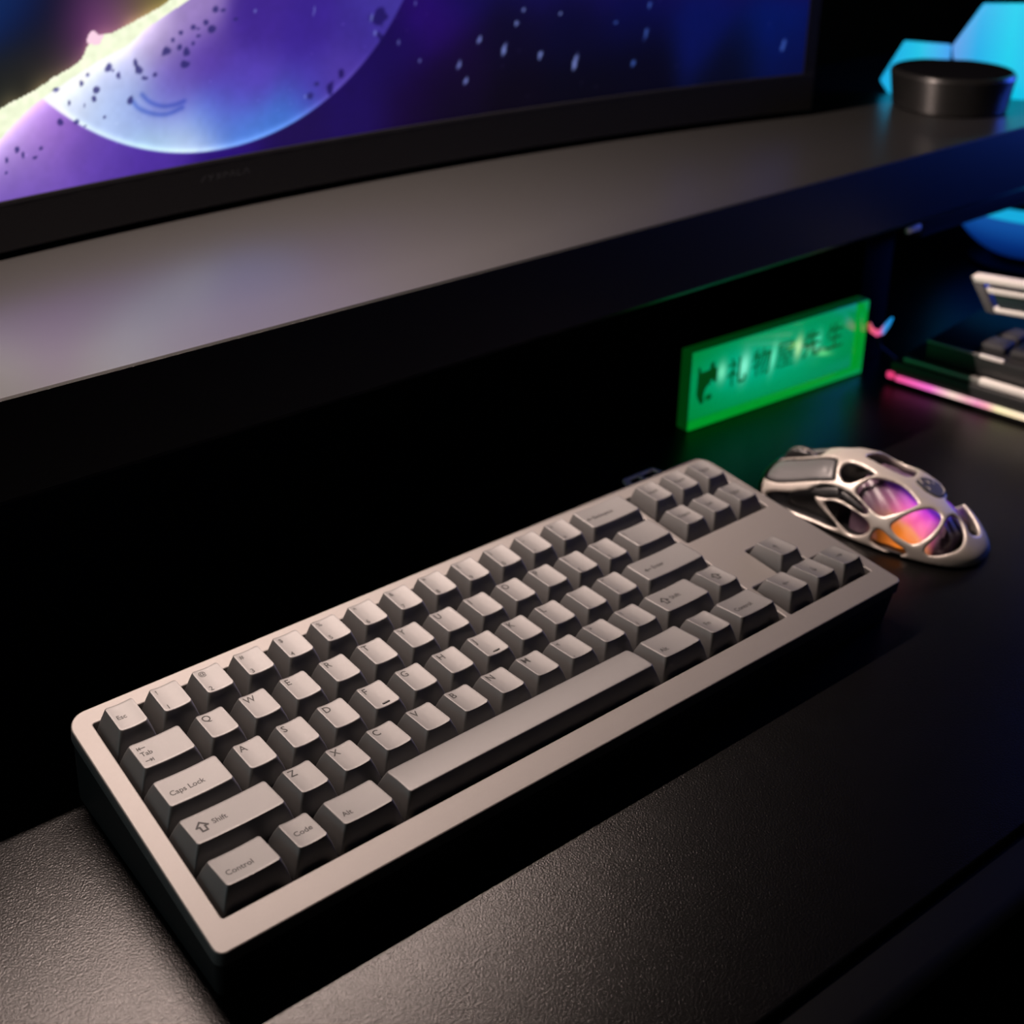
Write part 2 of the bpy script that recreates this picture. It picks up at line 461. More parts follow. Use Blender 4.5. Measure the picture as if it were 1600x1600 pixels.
def paint_screen(px, py):
    """display picture in screen coordinates (mm along the screen, mm above its lower edge)."""
    ru = np.array(RU); rl = np.array(RL)
    yu = np.interp(px, ru[:, 0], ru[:, 1]) + np.clip(px - ru[-1, 0], 0, None) * 0.50 + np.clip(px - ru[0, 0], None, 0) * 0.38
    yl = np.interp(px, rl[:, 0], rl[:, 1]) + np.clip(px - rl[-1, 0], 0, None) * 0.44 + np.clip(px - rl[0, 0], None, 0) * 0.55
    nz = hash_noise(px, py, 3.0) - 0.5
    nz2 = hash_noise(px + 91, py - 17, 9.0) - 0.5
    outside = shade(px, py, CC, 15.0)
    planet = shade(px, py, CB)
    above = shade(px, py, CA, 12.0)
    dpl = 141.5 - np.hypot(px + 5.5, py - 146.3)                 # the planet's disc
    k = sstep(-0.7, 0.7, dpl)[..., None]
    rim = np.exp(-(np.clip(dpl, 0, 99) / 2.6) ** 2) * (dpl > -0.5) * sstep(110, 20, px)
    body = planet + (rim * 0.22)[..., None] * np.array((0.8, 0.9, 1.0))
    col = outside * (1 - k) + body * k
    col = col * (1 + 0.05 * nz2[..., None] + 0.04 * nz[..., None])
    for arc in ARC:
        d = seg_dist(px, py, arc)
        col = col * (1 - (0.38 * np.exp(-(d / 1.3) ** 2))[..., None] * np.array((1.0, 0.75, 0.25)))
    d_r = np.minimum(seg_dist(px, py, RL), seg_dist(px, py, RU))
    inband = (py < yu + 0.7 * nz + 0.5 * nz2) & (py > yl)
    glow = np.exp(-np.abs(py - yl) / 7.0) * (py < yl)
    glow = glow * sstep(-20, -60, px)
    col = col + (glow * 0.45)[..., None] * np.array((1.0, 0.95, 1.0))
    ab = py >= yl
    flare = np.exp(-np.clip(py - yu, 0, 99) / 4.0)
    abv = above + (flare * 0.35)[..., None] * np.array((0.9, 0.75, 0.5)) * (0.7 + 0.8 * nz2[..., None])
    col = np.where(ab[..., None], abv, col)
    col = np.where(inband[..., None], np.array((0.97, 1.0, 0.87)) + 0.08 * nz[..., None], col)
    d = np.hypot((px + 76.5) / 4.2, (py - 74.5) / 3.0) + 1.3 * nz + 0.6 * nz2
    col = np.where((d < 1)[..., None], np.array((1.0, 0.84, 0.92)), col)
    for a, b, rx, ry in AST:
        d = np.hypot((px - a) / (rx * 0.9), (py - b) / (ry * 0.9)) + 0.9 * nz
        al = sstep(1.15, 0.65, d) * 0.72
        dark = np.array((0.13, 0.12, 0.38)) if a < 60 else np.array((0.08, 0.04, 0.30))
        col = col * (1 - al[..., None]) + dark * al[..., None]
    for a, b, rx, ry in LIT:
        sl = 0.22 if ry > 2.4 else 0.0
        d = np.hypot((px - a - sl * (py - b)) / (rx * 0.62), (py - b) / (ry * 0.85)) + 0.5 * nz
        al = sstep(1.15, 0.5, d) * (0.75 if a > 140 else 0.5)
        c = np.array((0.55, 0.62, 0.92)) if a < 260 else np.array((0.28, 0.42, 0.78))
        col = col * (1 - al[..., None]) + c * al[..., None]
    star = hash_noise(px * 1.0 + 5, py, 0.9) > 0.985
    col = col + (star * 0.12)[..., None] * (py < yl)[..., None] * np.array((0.8, 0.7, 1.0))
    return np.clip(col, 0, 1)

su = np.concatenate([np.linspace(-HALF, -160, 30, endpoint=False), np.arange(-160, 140, 0.8), np.linspace(140, HALF, 220)])
sv = np.concatenate([np.arange(0, 104, 0.8), np.linspace(104, SH, 130)])
GU, GV = np.meshgrid(su, sv)
ang = GU / R
vx = R * np.sin(ang)
vy = R * np.cos(ang) - R
vz = GV + (ZB - ZS)
V = np.stack([vx, vy, vz], -1).reshape(-1, 3)
nu, nv = len(su), len(sv)
idx = np.arange(nu * nv).reshape(nv, nu)
F = np.stack([idx[:-1, :-1], idx[:-1, 1:], idx[1:, 1:], idx[1:, :-1]], -1).reshape(-1, 4)
me = bpy.data.meshes.new('screen')
me.vertices.add(len(V))
me.vertices.foreach_set('co', (V * S).ravel())
me.loops.add(len(F) * 4)
me.polygons.add(len(F))
me.loops.foreach_set('vertex_index', F.ravel().astype(np.int32))
me.polygons.foreach_set('loop_start', np.arange(0, len(F) * 4, 4, dtype=np.int32))
me.update(calc_edges=True)
rgb = paint_screen(GU, GV).reshape(-1, 3)
lin = np.where(rgb <= 0.04045, rgb / 12.92, ((rgb + 0.055) / 1.055) ** 2.4)
ca = me.color_attributes.new('picture', 'FLOAT_COLOR', 'POINT')
ca.data.foreach_set('color', np.concatenate([lin, np.ones((len(lin), 1))], 1).astype(np.float32).ravel())
me.shade_smooth()
M_screen = pbr('display_picture', (0.002, 0.002, 0.0025), 0.5, spec=0.1)
at = N(M_screen, 'ShaderNodeAttribute', attribute_name='picture')
bs = M_screen.node_tree.nodes['Principled BSDF']
L(M_screen, at, 'Color', bs, 'Emission Color')
bs.inputs['Emission Strength'].default_value = 1.0
link('screen', me, M_screen, monitor)


def curved_slab(name, s0, s1, d0, d1, z0, z1, mat, parent, n=40):
    vs, fs = [], []
    ss = np.linspace(s0, s1, n)
    for s in ss:
        for dd, z in ((d0, z0), (d1, z0), (d1, z1), (d0, z1)):
            vs.append(mon_loc(s, dd, z))
    for i in range(n - 1):
        for k in range(4):
            k2 = (k + 1) % 4
            fs.append((i * 4 + k, i * 4 + k2, i * 4 + 4 + k2, i * 4 + 4 + k))
    fs.append((0, 1, 2, 3))
    fs.append(tuple((n - 1) * 4 + k for k in (3, 2, 1, 0)))
    return link(name, mesh(name, vs, fs, 30), mat, parent)

M_bez = grain(pbr('monitor_black_plastic', (0.0015, 0.0015, 0.0018), 0.7, spec=0.1), 500, 0.1)
M_lip = pbr('monitor_edge_grey', (0.004, 0.004, 0.005), 0.7, spec=0.15)
curved_slab('back_housing', -HALF - 9, HALF + 9, 1.0, 36, ZB - 26, ZB + SH + 9, M_bez, monitor)
curved_slab('chin', -HALF - 9, HALF + 9, -0.8, 1.0, ZB - 26, ZB - 2.2, M_bez, monitor)
curved_slab('lower_lip', -HALF - 9, HALF + 9, -0.9, 0.6, ZB - 2.2, ZB - 0.2, M_lip, monitor)
curved_slab('top_bezel', -HALF - 9, HALF + 9, -0.8, 1.0, ZB + SH, ZB + SH + 9, M_bez, monitor)
curved_slab('side_bezel', HALF, HALF + 9, -0.8, 1.0, ZB - .2, ZB + SH, M_bez, monitor, 3)
curved_slab('side_bezel', -HALF - 9, -HALF, -0.8, 1.0, ZB - .2, ZB + SH, M_bez, monitor, 3)
# faint nameplate strokes in the middle of the chin
M_logo = pbr('faint_grey_print', (0.010, 0.011, 0.012), 0.6, spec=0.2)
bm = bmesh.new()
strokes = [((-19, -11.5), (-16, -8)), ((-14.5, -8), (-12.6, -9.6)), ((-11, -8), (-13.4, -11.5)), ((-9, -8), (-6.5, -11.2)), ((-6.2, -8), (-9.2, -11.3)),
           ((-4, -8), (-4.6, -11.2)), ((-4, -8.1), (-1.5, -9.5)), ((-0.5, -11.2), (1, -8)), ((1, -8), (2.6, -11.2)), ((4.5, -8), (4.2, -11.2)), ((4.2, -11.2), (6.6, -11)), ((8, -11.2), (10, -8)), ((10, -8), (12, -11.2))]
for (a0, b0), (a1, b1) in strokes:
    d = Vector((a1 - a0, b1 - b0)).normalized() * 0.35
    nrm = (-d.y, d.x)
    q = []
    for (a, b), sg in (((a0, b0), 1), ((a1, b1), 1), ((a1, b1), -1), ((a0, b0), -1)):
        q.append(bm.verts.new(Vector(mon_loc(a + sg * nrm[0], -0.85, ZB + b + sg * nrm[1])) * S))
    bm.faces.new(q)
link('nameplate_print', bm_mesh('nameplate_print', bm), M_logo, monitor)
bm = bmesh.new()
add_box(bm, (-40, 60, 25), (40, 72, 260), 3)
add_box(bm, (-30, 34, 190), (30, 66, 250), 3)
link('stand_column', bm_mesh('stand_column', bm), M_bez, monitor)
box('stand_foot', (-90, 38, 0), (90, 110, 12), M_bez, monitor, 3)
# (the foot stands on the desk shelf behind the panel)

# ------------------------------------------------------------------ light bar on the monitor's top edge
bar = thing('light_bar', 'slim black light bar clipped on the top edge of the curved monitor', 'lamp', BAR_C,
            ((1, 0, 0), (0, math.cos(BAR_TILT), math.sin(BAR_TILT)), (0, -math.sin(BAR_TILT), math.cos(BAR_TILT))))
M_barm = pbr('light_bar_black', (0.01, 0.01, 0.01), 0.6, spec=0.2)
bm = bmesh.new()
hl = BAR_LEN / 2
add_box(bm, (-hl - 8, -9, 0.6), (hl + 8, 9, 6), 1)
add_box(bm, (-hl - 8, -9, -16), (hl + 8, -6, 0.6))
add_box(bm, (-hl - 8, 6, -16), (hl + 8, 9, 0.6))
link('channel', bm_mesh('channel', bm), M_barm, bar)
bm = bmesh.new()
add_box(bm, (XC - 185 - 14, 6, 0), (XC - 185 + 14, 44, 8), 1.5)
add_box(bm, (XC - 185 - 14, 20, -30), (XC - 185 + 14, 44, 2), 1.5)
link('clip', bm_mesh('clip', bm), M_barm, bar)

# ------------------------------------------------------------------ keyboard
U = 19.05
KM = ((0.99995558, -0.00936548, 0.00106346), (0.00942566, 0.99357068, -0.11282052), (0.0, 0.11282553, 0.99361481))
H = 23.5
# the rotation above carries keyboard millimetres into the room; the thing's origin is the front left corner of the key field
kb = thing('keyboard', 'silver framed compact mechanical keyboard with grey keycaps on the black mat', 'keyboard', (0, 0, H), KM)

mg = 0.7
outer = round_poly(rect(-9, -11.9, 355.2, 104.0), [3.6, 3.2, 9, 8.5], 8)
alpha = round_poly(rect(-mg, -mg, 15 * U + mg, 5 * U + mg), 0.8, 3)
nav = round_poly(rect(15.25 * U - mg, 3 * U - mg, 18.25 * U + mg, 5 * U + mg), 0.8, 3)
arrow = round_poly([(15.25 * U - mg, -mg), (18.25 * U + mg, -mg), (18.25 * U + mg, U + mg), (17.25 * U + mg, U + mg),
                    (17.25 * U + mg, 2 * U + mg), (16.25 * U - mg, 2 * U + mg), (16.25 * U - mg, U + mg), (15.25 * U - mg, U + mg)], 0.8, 3)
holed_plate('top_frame', outer, [alpha, nav, arrow], -6.0, 0.0, M_case, kb, 0.55)
# lower case: wedge that reaches down to the mat
o2 = round_poly(rect(-8.2, -11.0, 354.4, 103.2), [3.2, 3.0, 8.5, 8], 8)
o3 = round_poly(rect(-6.6, -10.2, 353.0, 101.5), [3, 3, 7, 7], 8)
vs, fs = [], []
nn = len(o2)
KMi = Matrix(KM).transposed()
for a, b in o2:
    vs.append((a, b, -6.0))
for a, b in o2:
    vs.append((a, b, -7.6))
for a, b in o3:
    # find local z whose room height is 0.4 mm
    zz = (0.4 - H - KM[2][1] * b - KM[2][0] * a) / KM[2][2]
    vs.append((a, b, zz))
for r_ in range(2):
    for k in range(nn):
        k2 = (k + 1) % nn
        fs.append((r_ * nn + k2, r_ * nn + k, (r_ + 1) * nn + k, (r_ + 1) * nn + k2))
fs.append(tuple(range(nn)))
fs.append(tuple(2 * nn + k for k in range(nn))[::-1])
link('lower_case', mesh('lower_case', vs, fs, 35), M_casebot, kb)
for fx in (20, 326):
    for fy in (8, 86):
        zz = (0.4 - H - KM[2][1] * fy) / KM[2][2]
        lathe('rubber_foot', [(5, 0.32), (5.5, 0.6), (5, 1.2)], M_black, kb, 20, (fx, fy, zz))
pl_ = holed_plate('switch_plate', round_poly(rect(-2, -2, 18.25 * U + 2, 5 * U + 2), 1, 3), [], -5.95, -4.9, M_plate, kb, 0.1)
# rear loop with two windows sticking out behind the case
lo = [(300.5, 103.2), (327.2, 103.2), (325.0, 109.6), (302.6, 109.6)]
w1 = [(304.6, 104.6), (312.4, 104.6), (312.4, 107.8), (305.2, 107.8)]
w2 = [(314.2, 104.6), (324.6, 104.6), (323.8, 107.8), (314.2, 107.8)]
holed_plate('rear_loop', round_poly(lo, [0.6, 0.6, 1.6, 1.6], 4), [round_poly(w1, 0.4, 2), round_poly(w2, 0.4, 2)], -2.2, -0.5, M_silver, kb, 0.3)

# keycap rows: height of the dish centre, its offset towards the back, tilt of the top face
ROWS = {1: (6.75, 1.9, -2.6), 2: (5.3, 1.45, -5.2), 3: (4.9, 1.28, -5.8), 4: (5.2, 1.2, -10.0), 5: (5.6, 1.05, -12.0)}
TW, TD = 11.5, 13.6
def top_z(row, w, x, y):
    h, dy, tilt = ROWS[row]
    W = TW + (w - 1) * U
    yy = y - dy
    if w > 5:
        dish = -0.45 * (2 * yy / TD) ** 2 + 0.2
    else:
        dish = (0.62 if w < 1.2 else 0.5) * (min(1.15, abs(2 * x / W)) ** 2) - 0.3
    return h + yy * math.tan(math.radians(tilt)) + dish

key_meshes = {}
def rr_loop(W, D, r, nx, ny):
    """rounded rectangle with nx / ny steps along its straight sides."""
    pts = []
    hw, hd = W / 2 - r, D / 2 - r
    for cx, cy, a0, n_, dx, dy in ((hw, -hd, -90, ny, 0, 1), (hw, hd, 0, nx, -1, 0), (-hw, hd, 90, ny, 0, -1), (-hw, -hd, 180, nx, 1, 0)):
        for k in range(5):
            a = math.radians(a0 + 90 * k / 4)
            pts.append((cx + r * math.cos(a), cy + r * math.sin(a)))
        ln = 2 * hd if dy else 2 * hw
        for k in range(1, n_):
            lx, ly = pts[-1] if k == 1 else base
            if k == 1:
                base = pts[-1]
            pts.append((base[0] + dx * ln * k / n_, base[1] + dy * ln * k / n_))
    return pts

def key_mesh(row, w):
    if (row, w) in key_meshes:
        return key_meshes[(row, w)]
    h, dy, tilt = ROWS[row]
    Wb, Db = 18.15 + (w - 1) * U, 18.15
    Wt, Dt = TW + (w - 1) * U, TD
    nx, ny = max(6, int(6 * w)), 6
    vs = []
    def ring(W, D, r, off, zf):
        for x, y in rr_loop(W, D, r, nx, ny):
            vs.append((x, y + off, zf(x, y + off)))
    ring(Wb, Db, 0.7, 0, lambda x, y: -3.6)
    ring(Wb, Db, 0.7, 0, lambda x, y: -2.6)
    mid = 0.55
    ring(Wb + (Wt - Wb) * mid + 0.35, Db + (Dt - Db) * mid + 0.35, 0.9, dy * mid, lambda x, y: -2.6 + (top_z(row, w, x, y) + 2.6) * mid)
    ring(Wt + 0.5, Dt + 0.5, 1.3, dy, lambda x, y: top_z(row, w, x, y) - 0.42)
    ring(Wt + 0.16, Dt + 0.16, 1.25, dy, lambda x, y: top_z(row, w, x, y) - 0.12)
    ring(Wt - 0.35, Dt - 0.35, 1.1, dy, lambda x, y: top_z(row, w, x, y))
    for sh in (1.6, 3.4, 6.2, 9.6):
        ring(Wt - sh, Dt - sh * 1.1, max(0.25, 1.1 - sh * .12), dy, lambda x, y: top_z(row, w, x, y))
    n = len(rr_loop(Wb, Db, 0.7, nx, ny))
    rings = len(vs) // n
    fs = []
    for r_ in range(rings - 1):
        for k in range(n):
            k2 = (k + 1) % n
            fs.append((r_ * n + k, r_ * n + k2, (r_ + 1) * n + k2, (r_ + 1) * n + k))
    b0, a0 = (rings - 1) * n, 8 + ny                 # close the top with strips that follow the dish
    for j in range(nx):
        fs.append((b0 + a0 + j, b0 + a0 + j + 1, b0 + n - j - 1, b0 + (n - j) % n))
    fs.append(tuple(b0 + k for k in range(0, a0 + 1)))
    fs.append(tuple(b0 + k for k in range(a0 + nx, n - nx + 1)))
    me = mesh('keycap', vs, fs, 40)
    me.materials.append(M_key)
    key_meshes[(row, w)] = me
    return me

glyph_cache = {}
def glyphs(txt, size, weight=0.0):
    """flat outline of a word, in mm: vertices, faces (left edge at 0, baseline at 0)."""
    if (txt, size, weight) in glyph_cache:
        return glyph_cache[(txt, size, weight)]
    cu = bpy.data.curves.new('lettering', 'FONT')
    cu.body = txt
    cu.size = size
    cu.resolution_u = 3
    cu.offset = weight
    o = bpy.data.objects.new('lettering', cu)
    COL.objects.link(o)
    dg = bpy.context.evaluated_depsgraph_get()
    me = bpy.data.meshes.new_from_object(o.evaluated_get(dg))
    vs = [tuple(v.co) for v in me.vertices]
    fs = [tuple(p.vertices) for p in me.polygons]
    bpy.data.objects.remove(o)
    bpy.data.curves.remove(cu)
    bpy.data.meshes.remove(me)
    glyph_cache[(txt, size, weight)] = (vs, fs)
    return vs, fs

def arrow_shape(kind, s):
    """small arrows drawn as strips; returns vertices, faces."""
    t = 0.16 * s
    def strip(pts, closed=False):
        v, f = [], []
        seq = list(zip(pts, pts[1:] + pts[:1])) if closed else list(zip(pts[:-1], pts[1:]))
        for (x0, y0), (x1, y1) in seq:
            l = math.hypot(x1 - x0, y1 - y0)
            nx_, ny_ = -(y1 - y0) / l * t / 2, (x1 - x0) / l * t / 2
            ex, ey = (x1 - x0) / l * t * .4, (y1 - y0) / l * t * .4
            b = len(v)
            v += [(x0 + nx_ - ex, y0 + ny_ - ey, 0), (x0 - nx_ - ex, y0 - ny_ - ey, 0), (x1 - nx_ + ex, y1 - ny_ + ey, 0), (x1 + nx_ + ex, y1 + ny_ + ey, 0)]
            f.append((b, b + 1, b + 2, b + 3))
        return v, f
    def join(*parts):
        v, f = [], []
        for a, b in parts:
            o = len(v)
            v += a
            f += [tuple(i + o for i in q) for q in b]
        return v, f
    if kind == 'shift':
        p = [(0, 0.5), (0.5, 0), (0.22, 0), (0.22, -0.5), (-0.22, -0.5), (-0.22, 0), (-0.5, 0)]
        return strip([(x * s, y * s) for x, y in p], True)
    if kind == 'left':
        return join(strip([(0.6 * s, 0), (-0.6 * s, 0)]), strip([(-0.2 * s, 0.3 * s), (-0.6 * s, 0), (-0.2 * s, -0.3 * s)]))
    if kind == 'right':
        return join(strip([(-0.6 * s, 0), (0.6 * s, 0)]), strip([(0.2 * s, 0.3 * s), (0.6 * s, 0), (0.2 * s, -0.3 * s)]))
    if kind == 'up':
        return join(strip([(0, -0.5 * s), (0, 0.5 * s)]), strip([(-0.3 * s, 0.15 * s), (0, 0.5 * s), (0.3 * s, 0.15 * s)]))
    if kind == 'down':
        return join(strip([(0, 0.5 * s), (0, -0.5 * s)]), strip([(-0.3 * s, -0.15 * s), (0, -0.5 * s), (0.3 * s, -0.15 * s)]))
    if kind == 'tableft':
        return join(strip([(0.7 * s, 0), (-0.5 * s, 0)]), strip([(-0.2 * s, 0.3 * s), (-0.5 * s, 0), (-0.2 * s, -0.3 * s)]), strip([(-0.7 * s, 0.35 * s), (-0.7 * s, -0.35 * s)]))
    if kind == 'tabright':
        return join(strip([(-0.7 * s, 0), (0.5 * s, 0)]), strip([(0.2 * s, 0.3 * s), (0.5 * s, 0), (0.2 * s, -0.3 * s)]), strip([(0.7 * s, 0.35 * s), (0.7 * s, -0.35 * s)]))
    if kind == 'bar':
        return strip([(-0.5 * s, 0), (0.5 * s, 0)])

def put_key(row, x, w, items, bar=False):
    """x = left edge in key units; items = list of (text or arrow, size, x, y) relative to the top's left edge / middle."""
    nm = 'spacebar' if w > 5 else 'keycap'
    k = link(nm, key_mesh(row, w), None, kb)
    k.location = ((x + w / 2) * U * S, (5.5 - row) * U * S, 0)
    h, dy, tilt = ROWS[row]
    xl = -(TW + (w - 1) * U) / 2
    vs, fs = [], []
    for it, size, ox, oy in items:
        if it.startswith('@@'):
            gv, gf = arrow_shape(it[2:], size)
        else:
            gv, gf = glyphs(it, size, 0.04)
        b = len(vs)
        for q in gv:
            px, py = xl + ox + q[0], dy + oy + q[1]
            vs.append((px, py, top_z(row, w, px, py) + 0.055))
        fs += [tuple(i + b for i in f) for f in gf]
    if vs:
        lg = link('legend', mesh('legend', vs, fs), M_leg, k)
    if bar:
        bm = bmesh.new()
        yb = dy - 5.2
        z = top_z(row, w, 0, yb)
        add_box(bm, (-1.7, yb - 0.3, z - 0.2), (1.7, yb + 0.3, z + 0.42), 0.15)
        o = link('homing_bar', bm_mesh('homing_bar', bm), M_bar, k)
        o['label'] = 'dark raised homing bar near the front edge of the key'
    return k

def num(a, b):
    return [(a, 3.3, 1.5, 3.1), (b, 3.3, 1.5, -5.9)]
def letter(a):
    return [(a, 4.7, 1.3, 2.4)]
MW = 3.1
put_key(1, 0, 1, [('Esc', MW, 1.6, -1.2)])
for i, (a, b) in enumerate(zip('!@#$%^&*()_+', '1234567890-=')):
    put_key(1, 1 + i, 1, num(a, b))
put_key(1, 13, 2, [('@@left', 2.6, 3.6, -0.8), ('Backspace', MW, 5.8, -1.6)])
put_key(1, 15.25, 1, [('Insert', 2.8, 1.6, -0.8)])
put_key(1, 16.25, 1, [('Home', 2.8, 1.6, -0.8)])
put_key(1, 17.25, 1, [('PgUp', 2.8, 1.6, -0.8)])
put_key(2, 0, 1.5, [('@@tableft', 2.2, 3.6, 3.4), ('Tab', MW, 1.9, -0.8), ('@@tabright', 2.2, 3.6, -3.6)])
for i, a in enumerate('QWERTYUIOP'):
    put_key(2, 1.5 + i, 1, letter(a))
put_key(2, 11.5, 1, num('{', '['))
put_key(2, 12.5, 1, num('}', ']'))
put_key(2, 13.5, 1.5, num('|', '\\'))
put_key(2, 15.25, 1, [('Delete', 2.8, 1.6, -0.8)])
put_key(2, 16.25, 1, [('End', 2.8, 2.4, -0.8)])
put_key(2, 17.25, 1, [('PgDn', 2.8, 1.6, -0.8)])
put_key(3, 0, 1.75, [('Caps Lock', 3.3, 2.6, -2.4)])
for i, a in enumerate('ASDFGHJKL'):
    put_key(3, 1.75 + i, 1, letter(a), a in 'FJ')
put_key(3, 10.75, 1, num(':', ';'))
put_key(3, 11.75, 1, num('"', "'"))
put_key(3, 12.75, 2.25, [('@@left', 3.0, 6.0, -0.6), ('Enter', 3.3, 8.8, -1.4)])
put_key(4, 0, 2.25, [('@@shift', 4.6, 5.6, 0.0), ('Shift', 3.3, 9.6, -1.0)])
for i, a in enumerate('ZXCVBNM'):
    put_key(4, 2.25 + i, 1, letter(a))
for i, (a, b) in enumerate(zip('<>?', ',./')):
    put_key(4, 9.25 + i, 1, num(a, b))
put_key(4, 12.25, 1.75, [('@@shift', 4.2, 5.4, 0.0), ('Shift', 3.3, 9.0, -1.0)])
put_key(4, 14, 1, [('@@shift', 4.2, 5.6, 0.0)])
put_key(4, 16.25, 1, [('@@up', 3.2, 4.8, -0.2)])
put_key(5, 0, 1.5, [('Control', 3.3, 2.4, -2.8)])
put_key(5, 1.5, 1, [('Code', 3.3, 2.0, -1.4)])
put_key(5, 2.5, 1.5, [('Alt', 3.3, 2.0, -3.4)])
put_key(5, 4, 7, [])
put_key(5, 11, 1.5, [('Alt', 3.3, 2.0, -3.4)])
put_key(5, 12.5, 1, [('Fn', 3.3, 3.2, -1.4)])
put_key(5, 13.5, 1.5, [('Control', 3.3, 2.4, -2.4)])
put_key(5, 15.25, 1, [('@@left', 2.8, 5.0, -0.4)])
put_key(5, 16.25, 1, [('@@down', 3.0, 5.4, -0.4)])
put_key(5, 17.25, 1, [('@@right', 2.8, 5.6, -0.2)])

# ------------------------------------------------------------------ glowing acrylic sign
P0 = Vector((424.3, 172.2, 0.0))
P1 = Vector((583.3, 164.6, 0.0))
T = (P1 - P0).normalized()
NB = Vector((-T.y, T.x, 0))                    # towards the back of the sign
sign = thing('name_sign', 'thick green glowing acrylic sign with dark lettering below the shelf', 'sign',
             tuple(P0), ((T.x, NB.x, 0), (T.y, NB.y, 0), (0, 0, 1)))
SW, SHT = 159.2, 52.0
M_acr = pbr('green_acrylic_edge', (0.02, 0.20, 0.06), 0.18, emis=(0.0, 0.15, 0.012), estr=0.22, coat=0.3)
M_rim = pbr('green_acrylic_bright_rim', (0.02, 0.25, 0.08), 0.15, emis=(0.0, 0.29, 0.02), estr=1.0, coat=0.3)
box('acrylic_block', (0, 0.6, 0.3), (SW, 9.0, SHT), M_acr, sign, 0.8)
bm = bmesh.new()
add_box(bm, (0.4, 0, 0.6), (SW - 0.4, 0.9, 6.6), 0.3)
link('bottom_rim', bm_mesh('bottom_rim', bm), M_rim, sign)
bm = bmesh.new()
add_box(bm, (SW - 11.5, 0, 6.6), (SW - 0.4, 0.9, SHT - 0.6), 0.3)
link('end_rim', bm_mesh('end_rim', bm), M_rim, sign)

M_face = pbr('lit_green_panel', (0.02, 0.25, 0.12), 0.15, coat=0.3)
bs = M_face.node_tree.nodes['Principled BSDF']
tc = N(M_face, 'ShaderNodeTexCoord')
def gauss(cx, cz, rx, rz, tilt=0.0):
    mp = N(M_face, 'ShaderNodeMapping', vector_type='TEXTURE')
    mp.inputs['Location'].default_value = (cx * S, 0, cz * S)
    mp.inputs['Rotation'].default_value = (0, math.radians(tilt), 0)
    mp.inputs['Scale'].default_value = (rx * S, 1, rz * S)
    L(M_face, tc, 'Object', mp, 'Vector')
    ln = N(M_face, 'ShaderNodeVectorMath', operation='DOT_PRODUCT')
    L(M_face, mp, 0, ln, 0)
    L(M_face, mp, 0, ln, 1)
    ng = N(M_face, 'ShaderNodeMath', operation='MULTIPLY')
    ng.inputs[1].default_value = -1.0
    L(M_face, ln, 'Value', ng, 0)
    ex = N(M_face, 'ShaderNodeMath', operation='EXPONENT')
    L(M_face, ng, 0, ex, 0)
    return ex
# the light inside: even green; small spots are LED reflections painted as emission
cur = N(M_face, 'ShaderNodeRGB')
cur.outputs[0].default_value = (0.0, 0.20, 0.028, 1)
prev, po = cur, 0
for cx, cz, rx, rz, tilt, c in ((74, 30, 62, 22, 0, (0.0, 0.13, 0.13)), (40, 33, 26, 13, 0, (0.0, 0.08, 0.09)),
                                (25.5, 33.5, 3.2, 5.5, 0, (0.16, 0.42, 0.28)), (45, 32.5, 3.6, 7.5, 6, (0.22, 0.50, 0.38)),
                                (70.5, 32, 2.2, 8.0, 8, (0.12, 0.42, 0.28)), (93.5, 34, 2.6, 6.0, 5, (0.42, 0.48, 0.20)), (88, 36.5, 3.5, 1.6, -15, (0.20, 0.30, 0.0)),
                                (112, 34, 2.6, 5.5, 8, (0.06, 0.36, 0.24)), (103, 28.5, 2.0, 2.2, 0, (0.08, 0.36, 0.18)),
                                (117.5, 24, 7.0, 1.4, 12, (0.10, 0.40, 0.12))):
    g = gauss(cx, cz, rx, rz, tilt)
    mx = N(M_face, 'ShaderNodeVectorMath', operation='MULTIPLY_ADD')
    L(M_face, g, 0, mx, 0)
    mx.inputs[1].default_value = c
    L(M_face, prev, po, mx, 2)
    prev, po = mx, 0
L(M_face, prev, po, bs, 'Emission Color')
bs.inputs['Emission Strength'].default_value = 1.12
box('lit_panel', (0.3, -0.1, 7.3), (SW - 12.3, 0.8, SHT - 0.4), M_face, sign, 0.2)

M_let = pbr('dark_green_lettering', (0.0, 0.05, 0.015), 0.4, emis=(0.0, 0.075, 0.008), estr=1.0)
M_icon = pbr('deep_green_emblem', (0.0, 0.04, 0.01), 0.4, emis=(0.0, 0.045, 0.003), estr=1.0)
def stand_text(name, txt, size, ax, az, mat, sx=1.0, weight=0.1):
    vs, fs = glyphs(txt, size, weight)
    v = np.array(vs)
    x0, y0, x1, y1 = v[:, 0].min(), v[:, 1].min(), v[:, 0].max(), v[:, 1].max()
    out = [(ax + (p[0] - x0) * sx, -0.16, az + p[1] - y0) for p in vs]
    return link(name, mesh(name, out, fs), mat, sign)
for ch, ax, az in (('\u793c', 30.5, 22.0), ('\u7269', 52.0, 23.0), ('\u5c4b', 73.5, 23.4), ('\u5148', 97.5, 24.4), ('\u751f', 119.5, 25.4)):
    stand_text('letter', ch, 19.5, ax, az, M_let, 0.90, 0.0 if ch == '\u5c4b' else 0.2)
